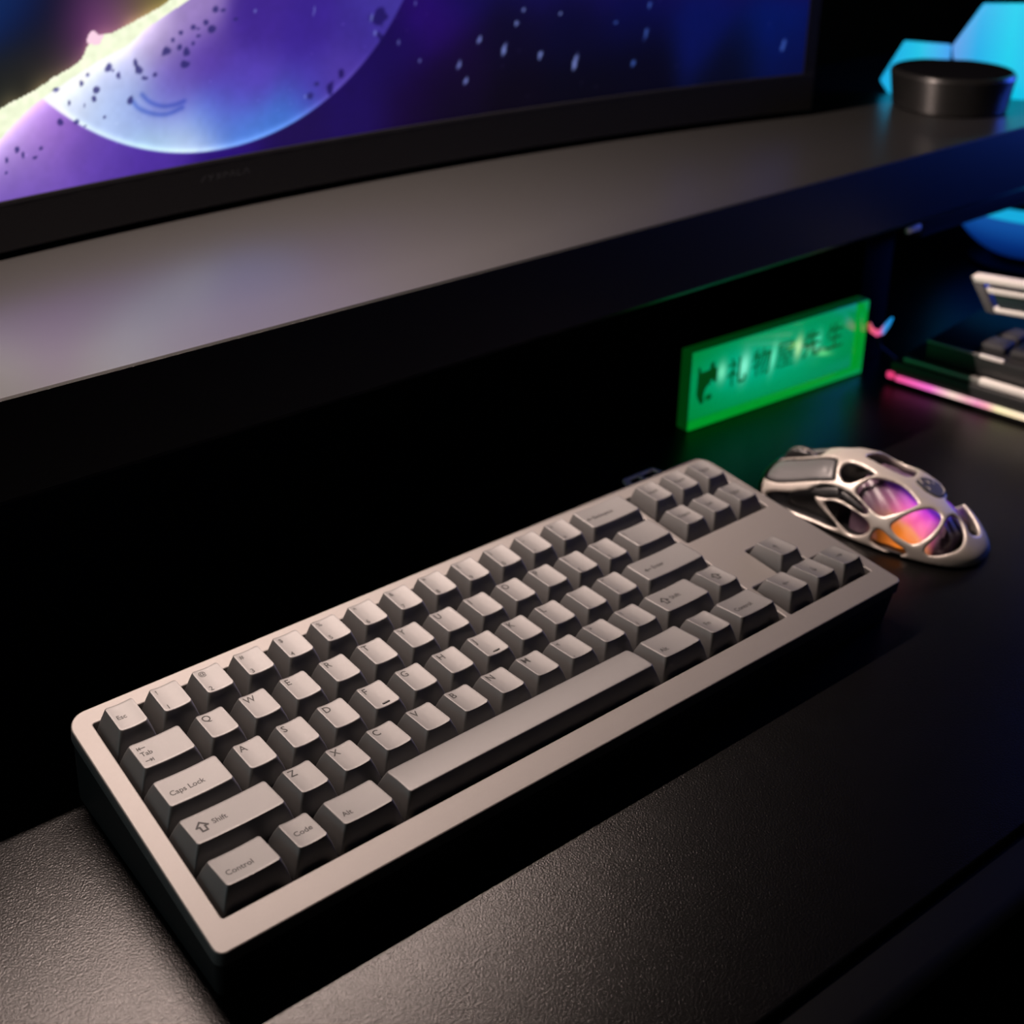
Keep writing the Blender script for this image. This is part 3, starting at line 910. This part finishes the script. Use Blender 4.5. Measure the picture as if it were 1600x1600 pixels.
# emblem left of the words: squat dark body with two short horns, a pale quarter disc cut out below
em = [(5.9, 21), (4.9, 24), (5.2, 37), (5.0, 41), (7.2, 41), (7.6, 37.4), (15, 37.8), (15.6, 42), (18.6, 42), (18.9, 38), (21.4, 38), (21.4, 28.6), (18.6, 28.8), (18.4, 30.6), (16.4, 30.6), (16.2, 28.6), (13.4, 27.2), (11.8, 24.8), (11, 21.6), (11.6, 17.2), (9.2, 16.2)]
prism('emblem', em, 0.02, 0.18, M_icon, sign, axes=((1, 0, 0), (0, 0, 1), (0, -1, 0)))
prism('emblem', [(15.6 + 2.8 * math.cos(a), 19.6 + 2.0 * math.sin(a)) for a in np.linspace(0, 2 * math.pi, 16, endpoint=False)], 0.02, 0.18, M_let, sign,
      axes=((1, 0, 0), (0, 0, 1), (0, -1, 0)))

# ------------------------------------------------------------------ skeleton mouse
MX = np.array([-60, -50, -35, -15, 5, 25, 40, 52, 60.])
MH = np.array([6.4, 11.2, 21.2, 30.2, 34.7, 32.1, 24.5, 19.8, 15.5])
MW_ = np.array([17.8, 22.9, 25.3, 29.9, 29.0, 27.7, 27.6, 25.8, 22.5])
RB, RL_, PP = 27.7, 24.8, 2.6
XX = np.linspace(-64, 64, 257)
def cub(Pv):
    v = np.interp(XX, MX, Pv)
    k = np.hanning(41)
    k /= k.sum()
    return np.convolve(np.pad(v, 20, 'edge'), k, 'valid')
CH, CW = cub(MH), cub(MW_)
def body_F(x, y, z):
    h, w = np.interp(x, XX, CH), np.interp(x, XX, CW)
    e = np.clip(np.maximum((x - 48) / 13, (-x - RB) / RL_), 0, None)
    return ((np.abs(y) / w) ** PP + (np.abs(z) / h) ** PP + e ** PP) ** (1 / PP)

ST = 0.72
gx = np.arange(-56, 64, ST)
gy = np.arange(-33, 33.01, ST)
gz = np.arange(-2, 39, ST)
GX, GY, GZ = np.meshgrid(gx, gy, gz, indexing='ij')
Fv = body_F(GX, GY, GZ)
g0, g1, g2 = np.gradient(Fv, ST)
D = (Fv - 1) / np.maximum(np.sqrt(g0 ** 2 + g1 ** 2 + g2 ** 2), 1e-3)
D = np.clip(D, -25, 25)

def smax(a, b, k):
    h = np.clip(0.5 + 0.5 * (a - b) / k, 0, 1)
    return b * (1 - h) + a * h + k * h * (1 - h)

def normal_at(p):
    e = 0.2
    f = lambda x, y, z: float(body_F(np.float64(x), np.float64(y), np.float64(z)))
    n_ = np.array([f(p[0] + e, p[1], p[2]) - f(p[0] - e, p[1], p[2]), f(p[0], p[1] + e, p[2]) - f(p[0], p[1] - e, p[2]), f(p[0], p[1], p[2] + e) - f(p[0], p[1], p[2] - e)])
    return n_ / np.linalg.norm(n_)

def poly_sdf(u, v, poly):
    d = np.full(u.shape, 1e9)
    ins = np.zeros(u.shape, bool)
    n_ = len(poly)
    for i in range(n_):
        (x0, y0), (x1, y1) = poly[i], poly[(i + 1) % n_]
        vx_, vy_ = x1 - x0, y1 - y0
        t = np.clip(((u - x0) * vx_ + (v - y0) * vy_) / (vx_ * vx_ + vy_ * vy_ + 1e-12), 0, 1)
        d = np.minimum(d, np.hypot(u - x0 - t * vx_, v - y0 - t * vy_))
        c = ((y0 > v) != (y1 > v)) & (u < (x1 - x0) * (v - y0) / (y1 - y0 + 1e-12) + x0)
        ins ^= c
    return np.where(ins, -d, d)

def smooth_closed(pts, n=4):
    out = []
    m_ = len(pts)
    for i in range(m_):
        p0, p1, p2, p3 = (np.array(pts[(i + k) % m_]) for k in (-1, 0, 1, 2))
        for t in np.linspace(0, 1, n, endpoint=False):
            out.append(tuple(0.5 * ((2 * p1) + (p2 - p0) * t + (2 * p0 - 5 * p1 + 4 * p2 - p3) * t * t + (3 * p1 - p0 - 3 * p2 + p3) * t ** 3)))
    return out

def hole_field(pts, depth=12.0):
    """signed distance to the prism through the polygon, along the body's normal there."""
    p = np.array(pts, float)
    c = p.mean(0)
    n_ = normal_at(c)
    a = p[0] - c
    a -= n_ * a.dot(n_)
    a /= np.linalg.norm(a)
    b = np.cross(n_, a)
    poly = [((q - c).dot(a), (q - c).dot(b)) for q in p]
    poly = smooth_closed(poly)
    r = max(math.hypot(*q) for q in poly) + 6
    out = np.full(GX.shape, 50.0)
    m = ((GX - c[0]) ** 2 + (GY - c[1]) ** 2 + (GZ - c[2]) ** 2) < (r + 4) ** 2
    qx, qy, qz = GX[m] - c[0], GY[m] - c[1], GZ[m] - c[2]
    u = qx * a[0] + qy * a[1] + qz * a[2]
    v = qx * b[0] + qy * b[1] + qz * b[2]
    w = qx * n_[0] + qy * n_[1] + qz * n_[2]
    s = poly_sdf(u, v, poly)
    out[m] = np.maximum(s, np.abs(w) - depth)
    return out

def surface_nets(A, x0, y0, z0, st):
    """isosurface A = 0 (negative inside) as quads."""
    inside = A < 0
    nx, ny, nz = A.shape
    cnt = np.zeros((nx - 1, ny - 1, nz - 1))
    acc = np.zeros((nx - 1, ny - 1, nz - 1, 3))
    offs = [(i, j, k) for i in (0, 1) for j in (0, 1) for k in (0, 1)]
    def sub(arr, o):
        return arr[o[0]:nx - 1 + o[0], o[1]:ny - 1 + o[1], o[2]:nz - 1 + o[2]]
    for a in offs:
        for ax in range(3):
            if a[ax] == 1:
                continue
            b = tuple(a[i] + (1 if i == ax else 0) for i in range(3))
            va_, vb_ = sub(A, a), sub(A, b)
            cr = (va_ < 0) != (vb_ < 0)
            t = np.where(cr, va_ / np.where(cr, va_ - vb_, 1), 0)
            cnt += cr
            for i in range(3):
                acc[..., i] += np.where(cr, a[i] + (t if i == ax else 0), 0)
    act = cnt > 0
    ids = np.full(act.shape, -1)
    ids[act] = np.arange(act.sum())
    cells = np.argwhere(act)
    P = cells + acc[act] / cnt[act][:, None]
    P = P * st + np.array((x0, y0, z0))
    quads = []
    for ax in range(3):
        o1, o2 = (ax + 1) % 3, (ax + 2) % 3
        sl_a = [slice(None)] * 3
        sl_b = [slice(None)] * 3
        sl_a[ax] = slice(0, -1)
        sl_b[ax] = slice(1, None)
        cr = inside[tuple(sl_a)] != inside[tuple(sl_b)]
        e = np.argwhere(cr)
        ok = (e[:, o1] > 0) & (e[:, o2] > 0) & (e[:, o1] < A.shape[o1] - 1) & (e[:, o2] < A.shape[o2] - 1)
        e = e[ok]
        fl = inside[tuple(e.T)]
        def cell(d1, d2):
            q = e.copy()
            q[:, o1] += d1
            q[:, o2] += d2
            return ids[tuple(q.T)]
        q = np.stack([cell(-1, -1), cell(0, -1), cell(0, 0), cell(-1, 0)], 1)
        q[~fl] = q[~fl][:, ::-1]
        quads.append(q)
    return P, np.concatenate(quads)

def net_obj(name, A, mat, parent, smooth_it=2):
    P, Q = surface_nets(A, gx[0], gy[0], gz[0], ST)
    for _ in range(smooth_it):                    # light relaxation of the grid steps
        s = np.zeros_like(P)
        c = np.zeros(len(P))
        for i in range(4):
            a, b = Q[:, i], Q[:, (i + 1) % 4]
            np.add.at(s, a, P[b]); np.add.at(c, a, 1)
            np.add.at(s, b, P[a]); np.add.at(c, b, 1)
        P = 0.5 * P + 0.5 * s / np.maximum(c, 1)[:, None]
    me = bpy.data.meshes.new(name)
    me.vertices.add(len(P))
    me.vertices.foreach_set('co', (P * S).ravel())
    me.loops.add(len(Q) * 4)
    me.polygons.add(len(Q))
    me.loops.foreach_set('vertex_index', Q.ravel().astype(np.int32))
    me.polygons.foreach_set('loop_start', np.arange(0, len(Q) * 4, 4, dtype=np.int32))
    me.update(calc_edges=True)
    me.validate()
    me.shade_smooth()
    return link(name, me, mat, parent)

ma = math.radians(90 + 10.55)
fx_, fy_ = math.cos(ma), math.sin(ma)
mouse = thing('computer_mouse', 'beige skeletal computer mouse with open frame glowing pink and orange inside', 'mouse',
              (427.0, 48.7, 0.0), ((fx_, -fy_, 0), (fy_, fx_, 0), (0, 0, 1)))
H1 = [(16.0, 16.1, 30.0), (16.0, 10.9, 31.9), (12.9, 8.6, 32.8), (3.7, 10.5, 32.9), (0.8, 11.6, 32.1), (3.2, 15.4, 31.1), (7.1, 19.5, 28.6), (10.7, 20.5, 27.1), (13.6, 19.3, 28.0)]
H2 = [(4.1, 22.8, 24.9), (3.4, 20.3, 27.8), (-0.2, 14.7, 31.2), (-7.4, 10.4, 31.0), (-14.4, 9.5, 29.3), (-21.0, 11.9, 26.1), (-22.2, 14.0, 24.9), (-18.7, 20.4, 23.0), (-13.7, 24.8, 20.4), (-10.0, 25.9, 18.6), (-4.6, 25.5, 20.8), (0.4, 24.1, 23.3)]
H3 = [(-16.4, 26.6, 15.5), (-18.3, 24.8, 18.6), (-22.5, 18.8, 22.4), (-27.2, 11.4, 23.4), (-29.9, 9.2, 22.6), (-32.8, 9.8, 20.9), (-33.9, 14.0, 19.1), (-33.1, 20.0, 16.3), (-30.7, 23.4, 12.7), (-27.6, 25.9, 10.2), (-23.5, 26.5, 10.4), (-19.2, 27.4, 12.5)]
H4 = [(10.0, -1.6, 33.9), (2.0, 1.4, 34.2), (-8.0, 0.8, 32.0), (-11.8, -1.4, 30.6), (-12.8, -8.0, 30.0), (-8.0, -19.0, 27.0), (3.0, -20.5, 27.5), (8.5, -12.0, 31.5)]
H5 = [(-35.4, 7.0, 19.5), (-36.6, 1.5, 19.0), (-40.0, 1.2, 16.4), (-44.1, 6.9, 12.4), (-44.5, 14.3, 9.7), (-39.9, 21.6, 7.7), (-34.8, 24.5, 7.0), (-33.2, 24.4, 9.6), (-35.4, 20.6, 13.8), (-36.3, 14.8, 17.3)]
H6 = [(-30.5, -4.0, 23.0), (-30.0, -12.0, 22.0), (-34.0, -17.0, 17.5), (-41.5, -13.0, 13.2), (-46.2, -7.0, 10.0), (-45.2, 0.0, 12.2), (-42.0, -1.2, 14.8), (-36.5, -2.0, 19.3)]
BTN = [(54.5, 18.0, 12.5), (55.5, 11.0, 15.5), (52.9, 6.0, 18.3), (36.9, 6.4, 25.6), (24.9, 7.2, 30.9), (20.7, 9.2, 31.2), (17.6, 18.8, 28.1), (18.0, 20.8, 25.6), (29.2, 21.9, 21.0), (43.0, 22.6, 14.8), (50.5, 21.6, 13.2)]
S1 = [(20.8, 27.0, 12.0), (9.3, 28.5, 3.8), (26.9, 27.4, 2.8), (40.0, 26.8, 2.8), (47.5, 25.5, 3.4), (50.0, 24.5, 6.0), (44.5, 25.4, 9.6), (36.3, 25.5, 12.6), (27.2, 25.2, 16.6)]
S2 = [(17.7, 26.7, 13.6), (11.7, 26.3, 16.8), (-2.0, 27.6, 14.8), (-6.6, 28.7, 10.7), (-3.7, 29.0, 5.9), (1.7, 28.8, 3.5), (6.6, 28.6, 5.0)]
S3 = [(-8.8, 29.1, 8.7), (-11.8, 28.6, 11.9), (-18.5, 28.5, 8.0), (-24.5, 27.3, 4.6), (-21.7, 28.1, 1.6), (-13.2, 29.4, 2.5), (-8.5, 29.3, 4.5)]
SB1 = [(26.8, 25.3, 16.2), (23.4, 24.1, 20.1), (17.5, 23.2, 22.8), (13.0, 23.0, 23.7), (11.2, 25.2, 20.3), (14.2, 25.3, 18.8), (19.6, 25.7, 17.0)]
SB2 = [(11.6, 23.6, 23.2), (7.7, 24.1, 22.9), (1.4, 25.3, 20.8), (-2.8, 26.3, 18.4), (-1.5, 26.9, 17.1), (4.4, 26.3, 18.6), (10.6, 25.1, 20.4)]
SBH = [(27.5, 25.3, 16.2), (23.8, 24.1, 20.8), (17.5, 23.2, 23.4), (7.7, 24.1, 23.4), (1.4, 25.3, 21.4), (-4.0, 26.3, 18.4), (-1.8, 26.9, 16.4), (4.4, 26.3, 18.0), (12.5, 25.1, 18.6), (19.6, 25.7, 16.4)]
BADGE = [(-15.5, 0.5, 29.4), (-16.0, -8.0, 29.0), (-22.0, -14.0, 25.0), (-28.0, -9.0, 24.0), (-28.0, -1.0, 24.5), (-22.5, 2.4, 27.2)]
mir = lambda pts: [(x, -y, z) for x, y, z in pts]
shell = np.abs(D + 1.35) - 1.35
holes = [hole_field(h) for h in (H1, H2, H3, H4, H5, BTN, mir(BTN), H6, mir(H3))]
holes += [hole_field(h, 10) for h in (S1, S2, S3, mir(S1), mir(S2), mir(S3))]
hb = hole_field(SBH, 8)
hbtn = [holes[5], holes[6]]
hw = np.maximum(np.abs(GY + 0.5) - 4.6, np.maximum(np.abs(GX - 43) - 11.5, 6 - GZ))
A = shell.copy()
for h in holes + [hb, hw]:
    A = smax(A, -h, 1.6)
A = smax(A, 0.9 - GZ, 0.6)
net_obj('shell', A, M_shell, mouse)
# main buttons sunk a little into the front openings, side buttons under the ridge
for hf in hbtn:
    pad = np.maximum(np.abs(D + 2.0) - 1.1, hf + 0.9)
    pad = smax(np.abs(D + 2.0 + 0.25 * np.exp(-np.clip(hf + 4.5, -9, 9) ** 2)) - 1.15, hf + 0.9, 1.2)
    net_obj('main_button', pad, M_pad, mouse)
for q in (SB1, SB2):
    hf = hole_field(q, 8)
    net_obj('side_button', smax(np.abs(D + 1.3) - 1.1, hf + 0.2, 0.9), M_black, mouse)
hf = hole_field(BADGE, 5)
net_obj('badge', smax(np.abs(D - 0.05) - 0.55, hf, 0.6), M_dark, mouse)
def bump_on(name, pts, r, mat):
    out = []
    for x, y, z in pts:
        n_ = normal_at((x, y, z))
        out.append(tuple(np.array((x, y, z)) + n_ * 0.9))
    return tube(name, out, r, mat, mouse, 6)
for pts_ in ([(-15.9, -3.0, 29.5), (-17.0, -1.8, 29.0), (-18.4, -1.4, 28.4)], [(-18.2, -5.0, 28.4), (-19.2, -5.6, 28.0), (-20.2, -5.2, 27.6)], [(-20.4, -8.0, 27.2), (-21.6, -8.2, 26.6)],
             [(-20.6, -0.4, 27.6), (-21.4, -1.2, 27.2), (-22.4, -0.8, 26.6)], [(-23.4, -12.0, 24.9), (-25.6, -10.6, 24.4), (-26.8, -8.0, 24.4), (-27.2, -5.0, 24.5)]):  # last strand: highlight on the badge's rim, drawn as a pale tube
    bump_on('badge_mark_and_highlight', pts_, 0.28, M_shell)
# base plate with a lip, electronics box, glowing diffuser under the frame
net_obj('base_plate', smax(D + 1.4, np.abs(GZ - 1.7) - 0.9, 0.5), M_black, mouse)
core = smax(smax(D + 6.5, np.abs(GX - 26) - 14, 2.0), 2.5 - GZ, 1.0)
core = smax(core, GZ - 17, 1.0)
net_obj('circuit_box', core, M_black, mouse)
rip = 0.35 * np.sin((GX * 0.55 + GY * 0.85) * 1.15)
dif = smax(D + 5.2 + rip, np.maximum(GX - 6, -40 - GX), 2.5)
dif = smax(dif, 2.6 - GZ, 1.0)
M_dif = pbr('glowing_diffuser', (0.10, 0.06, 0.09), 0.35)
bs = M_dif.node_tree.nodes['Principled BSDF']
tc = N(M_dif, 'ShaderNodeTexCoord')
sp = N(M_dif, 'ShaderNodeSeparateXYZ')
L(M_dif, tc, 'Object', sp, 0)
ma1 = N(M_dif, 'ShaderNodeMath', operation='MULTIPLY_ADD')
ma1.inputs[1].default_value, ma1.inputs[2].default_value = 1 / 0.022, 0.0
L(M_dif, sp, 'Y', ma1, 0)
rp = N(M_dif, 'ShaderNodeValToRGB')
el = rp.color_ramp.elements
el[0].position, el[0].color = 0.26, (0.14, 0.02, 0.40, 1)
el[1].position, el[1].color = 1.0, (0.90, 0.22, 0.02, 1)
for ps, c in ((0.40, (0.62, 0.05, 0.66, 1)), (0.66, (0.98, 0.12, 0.50, 1)), (0.86, (0.98, 0.16, 0.30, 1)), (0.93, (0.95, 0.30, 0.10, 1))):
    e = el.new(ps)
    e.color = c
L(M_dif, ma1, 0, rp, 0)
wx = N(M_dif, 'ShaderNodeMapRange')
wx.inputs[1].default_value, wx.inputs[2].default_value = -0.045, 0.015
L(M_dif, sp, 'X', wx, 0)
wv = N(M_dif, 'ShaderNodeValToRGB')
we = wv.color_ramp.elements
we[0].position, we[0].color = 0.17, (0, 0, 0, 1)
we[1].position, we[1].color = 0.70, (0.0, 0.0, 0.0, 1)
for ps, c in ((0.27, 0.9), (0.40, 0.95), (0.50, 0.55), (0.58, 0.18)):
    q = we.new(ps)
    q.color = (c, c, c, 1)
L(M_dif, wx, 0, wv, 0)
L(M_dif, rp, 0, bs, 'Emission Color')
L(M_dif, wv, 0, bs, 'Emission Strength')
net_obj('glowing_core', dif, M_dif, mouse)
# scroll wheel: ribbed tyre and pale rim
def wheel(name, r, w, mat, ribs=0):
    vs, fs = [], []
    n_ = 64
    prof = [(-w / 2, r * 0.55), (-w / 2, r - .8), (-w / 2 + .8, r), (w / 2 - .8, r), (w / 2, r - .8), (w / 2, r * 0.55)]
    for k in range(n_):
        a = 2 * math.pi * k / n_
        rr = 0.35 if (ribs and k % 4 < 2) else 0
        for yy, q in prof:
            q2 = q - rr if q > r - 1 else q
            vs.append((42.5 + q2 * math.cos(a), -0.8 + yy, 16.2 + q2 * math.sin(a)))
    m_ = len(prof)
    for k in range(n_):
        k2 = (k + 1) % n_
        for i in range(m_):
            i2 = (i + 1) % m_
            fs.append((k * m_ + i, k * m_ + i2, k2 * m_ + i2, k2 * m_ + i))
    return link(name, mesh(name, vs, fs, 40), mat, mouse)
wheel('scroll_wheel', 10.2, 6.4, M_black, 1)
wheel('wheel_rim', 10.35, 1.0, M_shell)
for px in (40, -36):
    lathe('skate', [(6, 0), (6.5, 0.5), (6, 0.85)], M_dark, mouse, 24, (px, 0, 0))

# ------------------------------------------------------------------ round speaker on the shelf
puck = thing('round_speaker', 'low black round speaker standing at the right end of the shelf', 'speaker', (711.5, 203.5, ZS))
lathe('body', [(34.5, 0), (36.0, 1.5), (38.8, 22), (39.2, 24.0), (38.4, 26.2), (37.0, 27.0)], grain(pbr('speaker_graphite', (0.005, 0.005, 0.005), 0.26, spec=0.4), 300, .1), puck, 96)
lathe('top_cover', [(36.8, 26.6), (36.6, 27.3), (10, 27.4)], grain(pbr('speaker_top_fabric', (0.002, 0.002, 0.0025), 1.0, spec=0.0), 1500, .2), puck, 96)

# ------------------------------------------------------------------ faceted cyan lamp behind the speaker
TA = Vector((0.615, -0.789, 0)).normalized()
TN = Vector((TA.y, -TA.x, 0))                   # faces the camera side
lamp = thing('faceted_lamp', 'faceted glowing cyan lamp behind the round speaker', 'lamp', (716.5, 252.1, ZS), ((TA.x, -TN.x, 0), (TA.y, -TN.y, 0), (0, 0, 1)))
def glow_mat(name, stops, axis, lo, hi, strength):
    m = pbr(name, (0.02, 0.04, 0.06), 0.4)
    b = m.node_tree.nodes['Principled BSDF']
    tc = N(m, 'ShaderNodeTexCoord')
    s_ = N(m, 'ShaderNodeSeparateXYZ')
    L(m, tc, 'Object', s_, 0)
    mr = N(m, 'ShaderNodeMapRange')
    mr.inputs[1].default_value, mr.inputs[2].default_value = lo * S, hi * S
    L(m, s_, axis, mr, 0)
    r = N(m, 'ShaderNodeValToRGB')
    e = r.color_ramp.elements
    e[0].position, e[0].color = stops[0][0], (*stops[0][1], 1)
    e[1].position, e[1].color = stops[-1][0], (*stops[-1][1], 1)
    for p_, c_ in stops[1:-1]:
        q = e.new(p_)
        q.color = (*c_, 1)
    L(m, mr, 0, r, 0)
    L(m, r, 0, b, 'Emission Color')
    b.inputs['Emission Strength'].default_value = strength
    return m
M_cy1 = glow_mat('cyan_glow_small', [(0, (0.01, 0.42, 0.80)), (.5, (0.02, 0.55, 0.80)), (1, (0.05, 0.30, 0.85))], 'X', -5, 40, 1.0)
M_cy2 = glow_mat('cyan_glow_large', [(0, (0.10, 0.30, 0.75)), (.22, (0.0, 0.40, 0.78)), (.5, (0.0, 0.60, 0.82)), (.85, (0.02, 0.45, 0.80)), (1, (0.25, 0.30, 0.8))], 'X', 38, 110, 1.0)
ax_l = ((1, 0, 0), (0, 0, 1), (0, -1, 0))
prism('glowing_facet', [(-6.0, 9.0), (7.3, 38.5), (37.4, 37.0), (37.8, 0.6), (0.2, 0.3)], -8, 0, M_cy1, lamp, 1.0, ax_l)
prism('glowing_facet', [(38.8, 35.6), (55.1, 66.7), (94.2, 67.8), (114.5, 34.0), (104.0, 0.4), (75.1, 0.3), (45.0, 0.3)], -10, 0, M_cy2, lamp, 1.0, ax_l)

# ------------------------------------------------------------------ blue globe on a dark stand, beyond the shelf's right leg
globe = thing('blue_globe_lamp', 'dim blue round lamp with a bright cyan band under the shelf end', 'lamp', (876, 220, 0))
gr = 58.0
gc = 62.0
M_gl = glow_mat('blue_globe_glow', [(0, (0.0, 0.004, 0.05)), (.45, (0.002, 0.03, 0.20)), (.8, (0.006, 0.08, 0.36)), (1, (0.01, 0.10, 0.4))], 'Z', 5, 50, 0.9)
M_cb = emissive('cyan_band_glow', (0.01, 0.45, 0.80), 0.9)
def arc_prof(z0, z1, r, n=16):
    return [(max(0.5, math.sqrt(max(0.0, r * r - (z - gc) ** 2))), z) for z in np.linspace(z0, z1, n)]
lathe('globe', arc_prof(10, 48, gr), M_gl, globe, 64)
lathe('band', arc_prof(48.2, 58, gr), M_cb, globe, 64)
lathe('cap', arc_prof(58.2, 84, gr), M_black, globe, 64)
lathe('stand', [(40, 0), (40, 3), (24, 6), (24, 14)], M_black, globe, 48)

# ------------------------------------------------------------------ black dock with a light strip, and the small framed display on it
DX, DY = 583.0, 148.0
dd = Vector((0.138, -0.990, 0))
dn = Vector((0.990, 0.138, 0))
dock = thing('lit_dock', 'black desktop dock with a pink and yellow light strip along its foot', 'dock', (DX, DY, 0), ((dd.x, dn.x, 0), (dd.y, dn.y, 0), (0, 0, 1)))
box('body', (2, 1.5, 0), (190, 95, 15), M_black, dock, 1.5)
M_strip = glow_mat('pink_yellow_strip', [(0, (0.75, 0.04, 0.16)), (.08, (0.9, 0.08, 0.30)), (.30, (0.95, 0.16, 0.62)), (.44, (1.0, 0.72, 0.62)), (.60, (0.85, 0.25, 0.45)), (.66, (0.9, 0.35, 0.4)), (.72, (1.0, 0.85, 0.45)), (.9, (1.0, 0.75, 0.5)), (1, (0.6, 0.7, 0.8))], 'X', 0, 95, 1.0)
bm = bmesh.new()
add_box(bm, (6.5, -0.6, 3.2), (190, 1.8, 7.0), 0.9, 3)
link('light_strip', bm_mesh('light_strip', bm), M_strip, dock)
bm = bmesh.new()
add_box(bm, (0.5, -0.4, 3.4), (5.5, 2.6, 8.0), 1.2, 3)
link('light_tip', bm_mesh('light_tip', bm), emissive('pink_tip_glow', (0.85, 0.05, 0.20), 0.9), dock)
M_rail = grain(pbr('grey_metal_rail', (0.30, 0.29, 0.28), 0.4, metal=0.7), 600, .05)
box('rail', (8, 4, 15), (190, 9, 19), M_rail, dock, 1.2)
bm = bmesh.new()
add_box(bm, (54, 3.6, 15.2), (190, 9.4, 19.6), 1.3)
link('rail_lit_stretch', bm_mesh('rail_lit_stretch', bm), M_silver, dock)  # brighter cover where lamplight reaches the rail; the light is in the colour
box('deck', (18, 12, 15), (188, 92, 31), M_black, dock, 1.5)
box('deck_edge', (18, 11.4, 30.4), (62, 13.2, 32), M_rail, dock, .5)
box('deck_edge', (50, 11.2, 30.2), (64, 13.6, 32.4), M_silver, dock, .5)
for k in range(5):
    box('dock_key', (46 + k * 17, 22, 31), (60 + k * 17, 40, 36), M_dark, dock, 1.5)
    box('dock_key', (46 + k * 17, 44, 31), (60 + k * 17, 62, 36), M_dark, dock, 1.5)
# small curled light at the dock's back corner
pts = [(-17, 6, 34.5), (-15, 6, 30.5), (-11, 6, 29.0), (-8, 6, 31.0), (-5, 6, 37.0), (-2.5, 6, 42.5)]
M_curl = glow_mat('curl_glow', [(0, (0.35, 0.10, 0.02)), (.22, (0.95, 0.12, 0.22)), (.55, (0.95, 0.10, 0.35)), (.72, (0.05, 0.30, 0.8)), (1, (0.0, 0.30, 0.75))], 'X', -17, -2, 0.9)
tube('curled_light', pts, [1.2, 1.9, 2.2, 1.9, 1.6, 0.7], M_curl, dock)
tube('curl_holder', [(-11, 6, 28.8), (-9, 8, 20), (2, 12, 12)], 0.8, M_black, dock, 8)

disp = thing('small_display', 'small silver framed display tilted on top of the lit dock', 'display', (600, 112, 0), ((dd.x, dn.x, 0), (dd.y, dn.y, 0), (0, 0, 1)))
XL = 150
def slant(z):                                     # left edge leans forward towards its foot
    return (83.5 - z) * 0.58
def bar_(name, z0, z1, x0, mat, y0, y1, bev):
    lo = [(x0 + slant(z0), z0), (XL, z0 + XL * 0.085), (XL, z1 + XL * 0.085), (x0 + slant(z1), z1)]
    return prism(name, lo, -y1, -y0, mat, disp, bev, ((1, 0, 0), (0, 0, 1), (0, -1, 0)))
bar_('top_bar', 77.5, 81.5, 0, M_silver, -1, 8, 0.9)
bar_('inner_bar', 72.0, 75.5, 5, M_silver, -0.2, 7, 0.9)
bar_('lower_bar', 61.0, 64.0, 4, M_silver, -0.6, 8, 0.9)
bar_('glass', 62.5, 76, 7.5, pbr('dark_display_glass', (0.02, 0.03, 0.035), 0.25), 1.0, 6, 0.3)
prism('end_cap', [(0, 80.5), (6.5, 79.5), (17.5, 60.0), (12.0, 60.0)], -8, 0.4, M_pad, disp, 0.8, ((1, 0, 0), (0, 0, 1), (0, -1, 0)))
prism('support', [(40, 36), (70, 36), (64, 66), (46, 66)], -14, -8, M_black, disp, 0.8, ((1, 0, 0), (0, 0, 1), (0, -1, 0)))
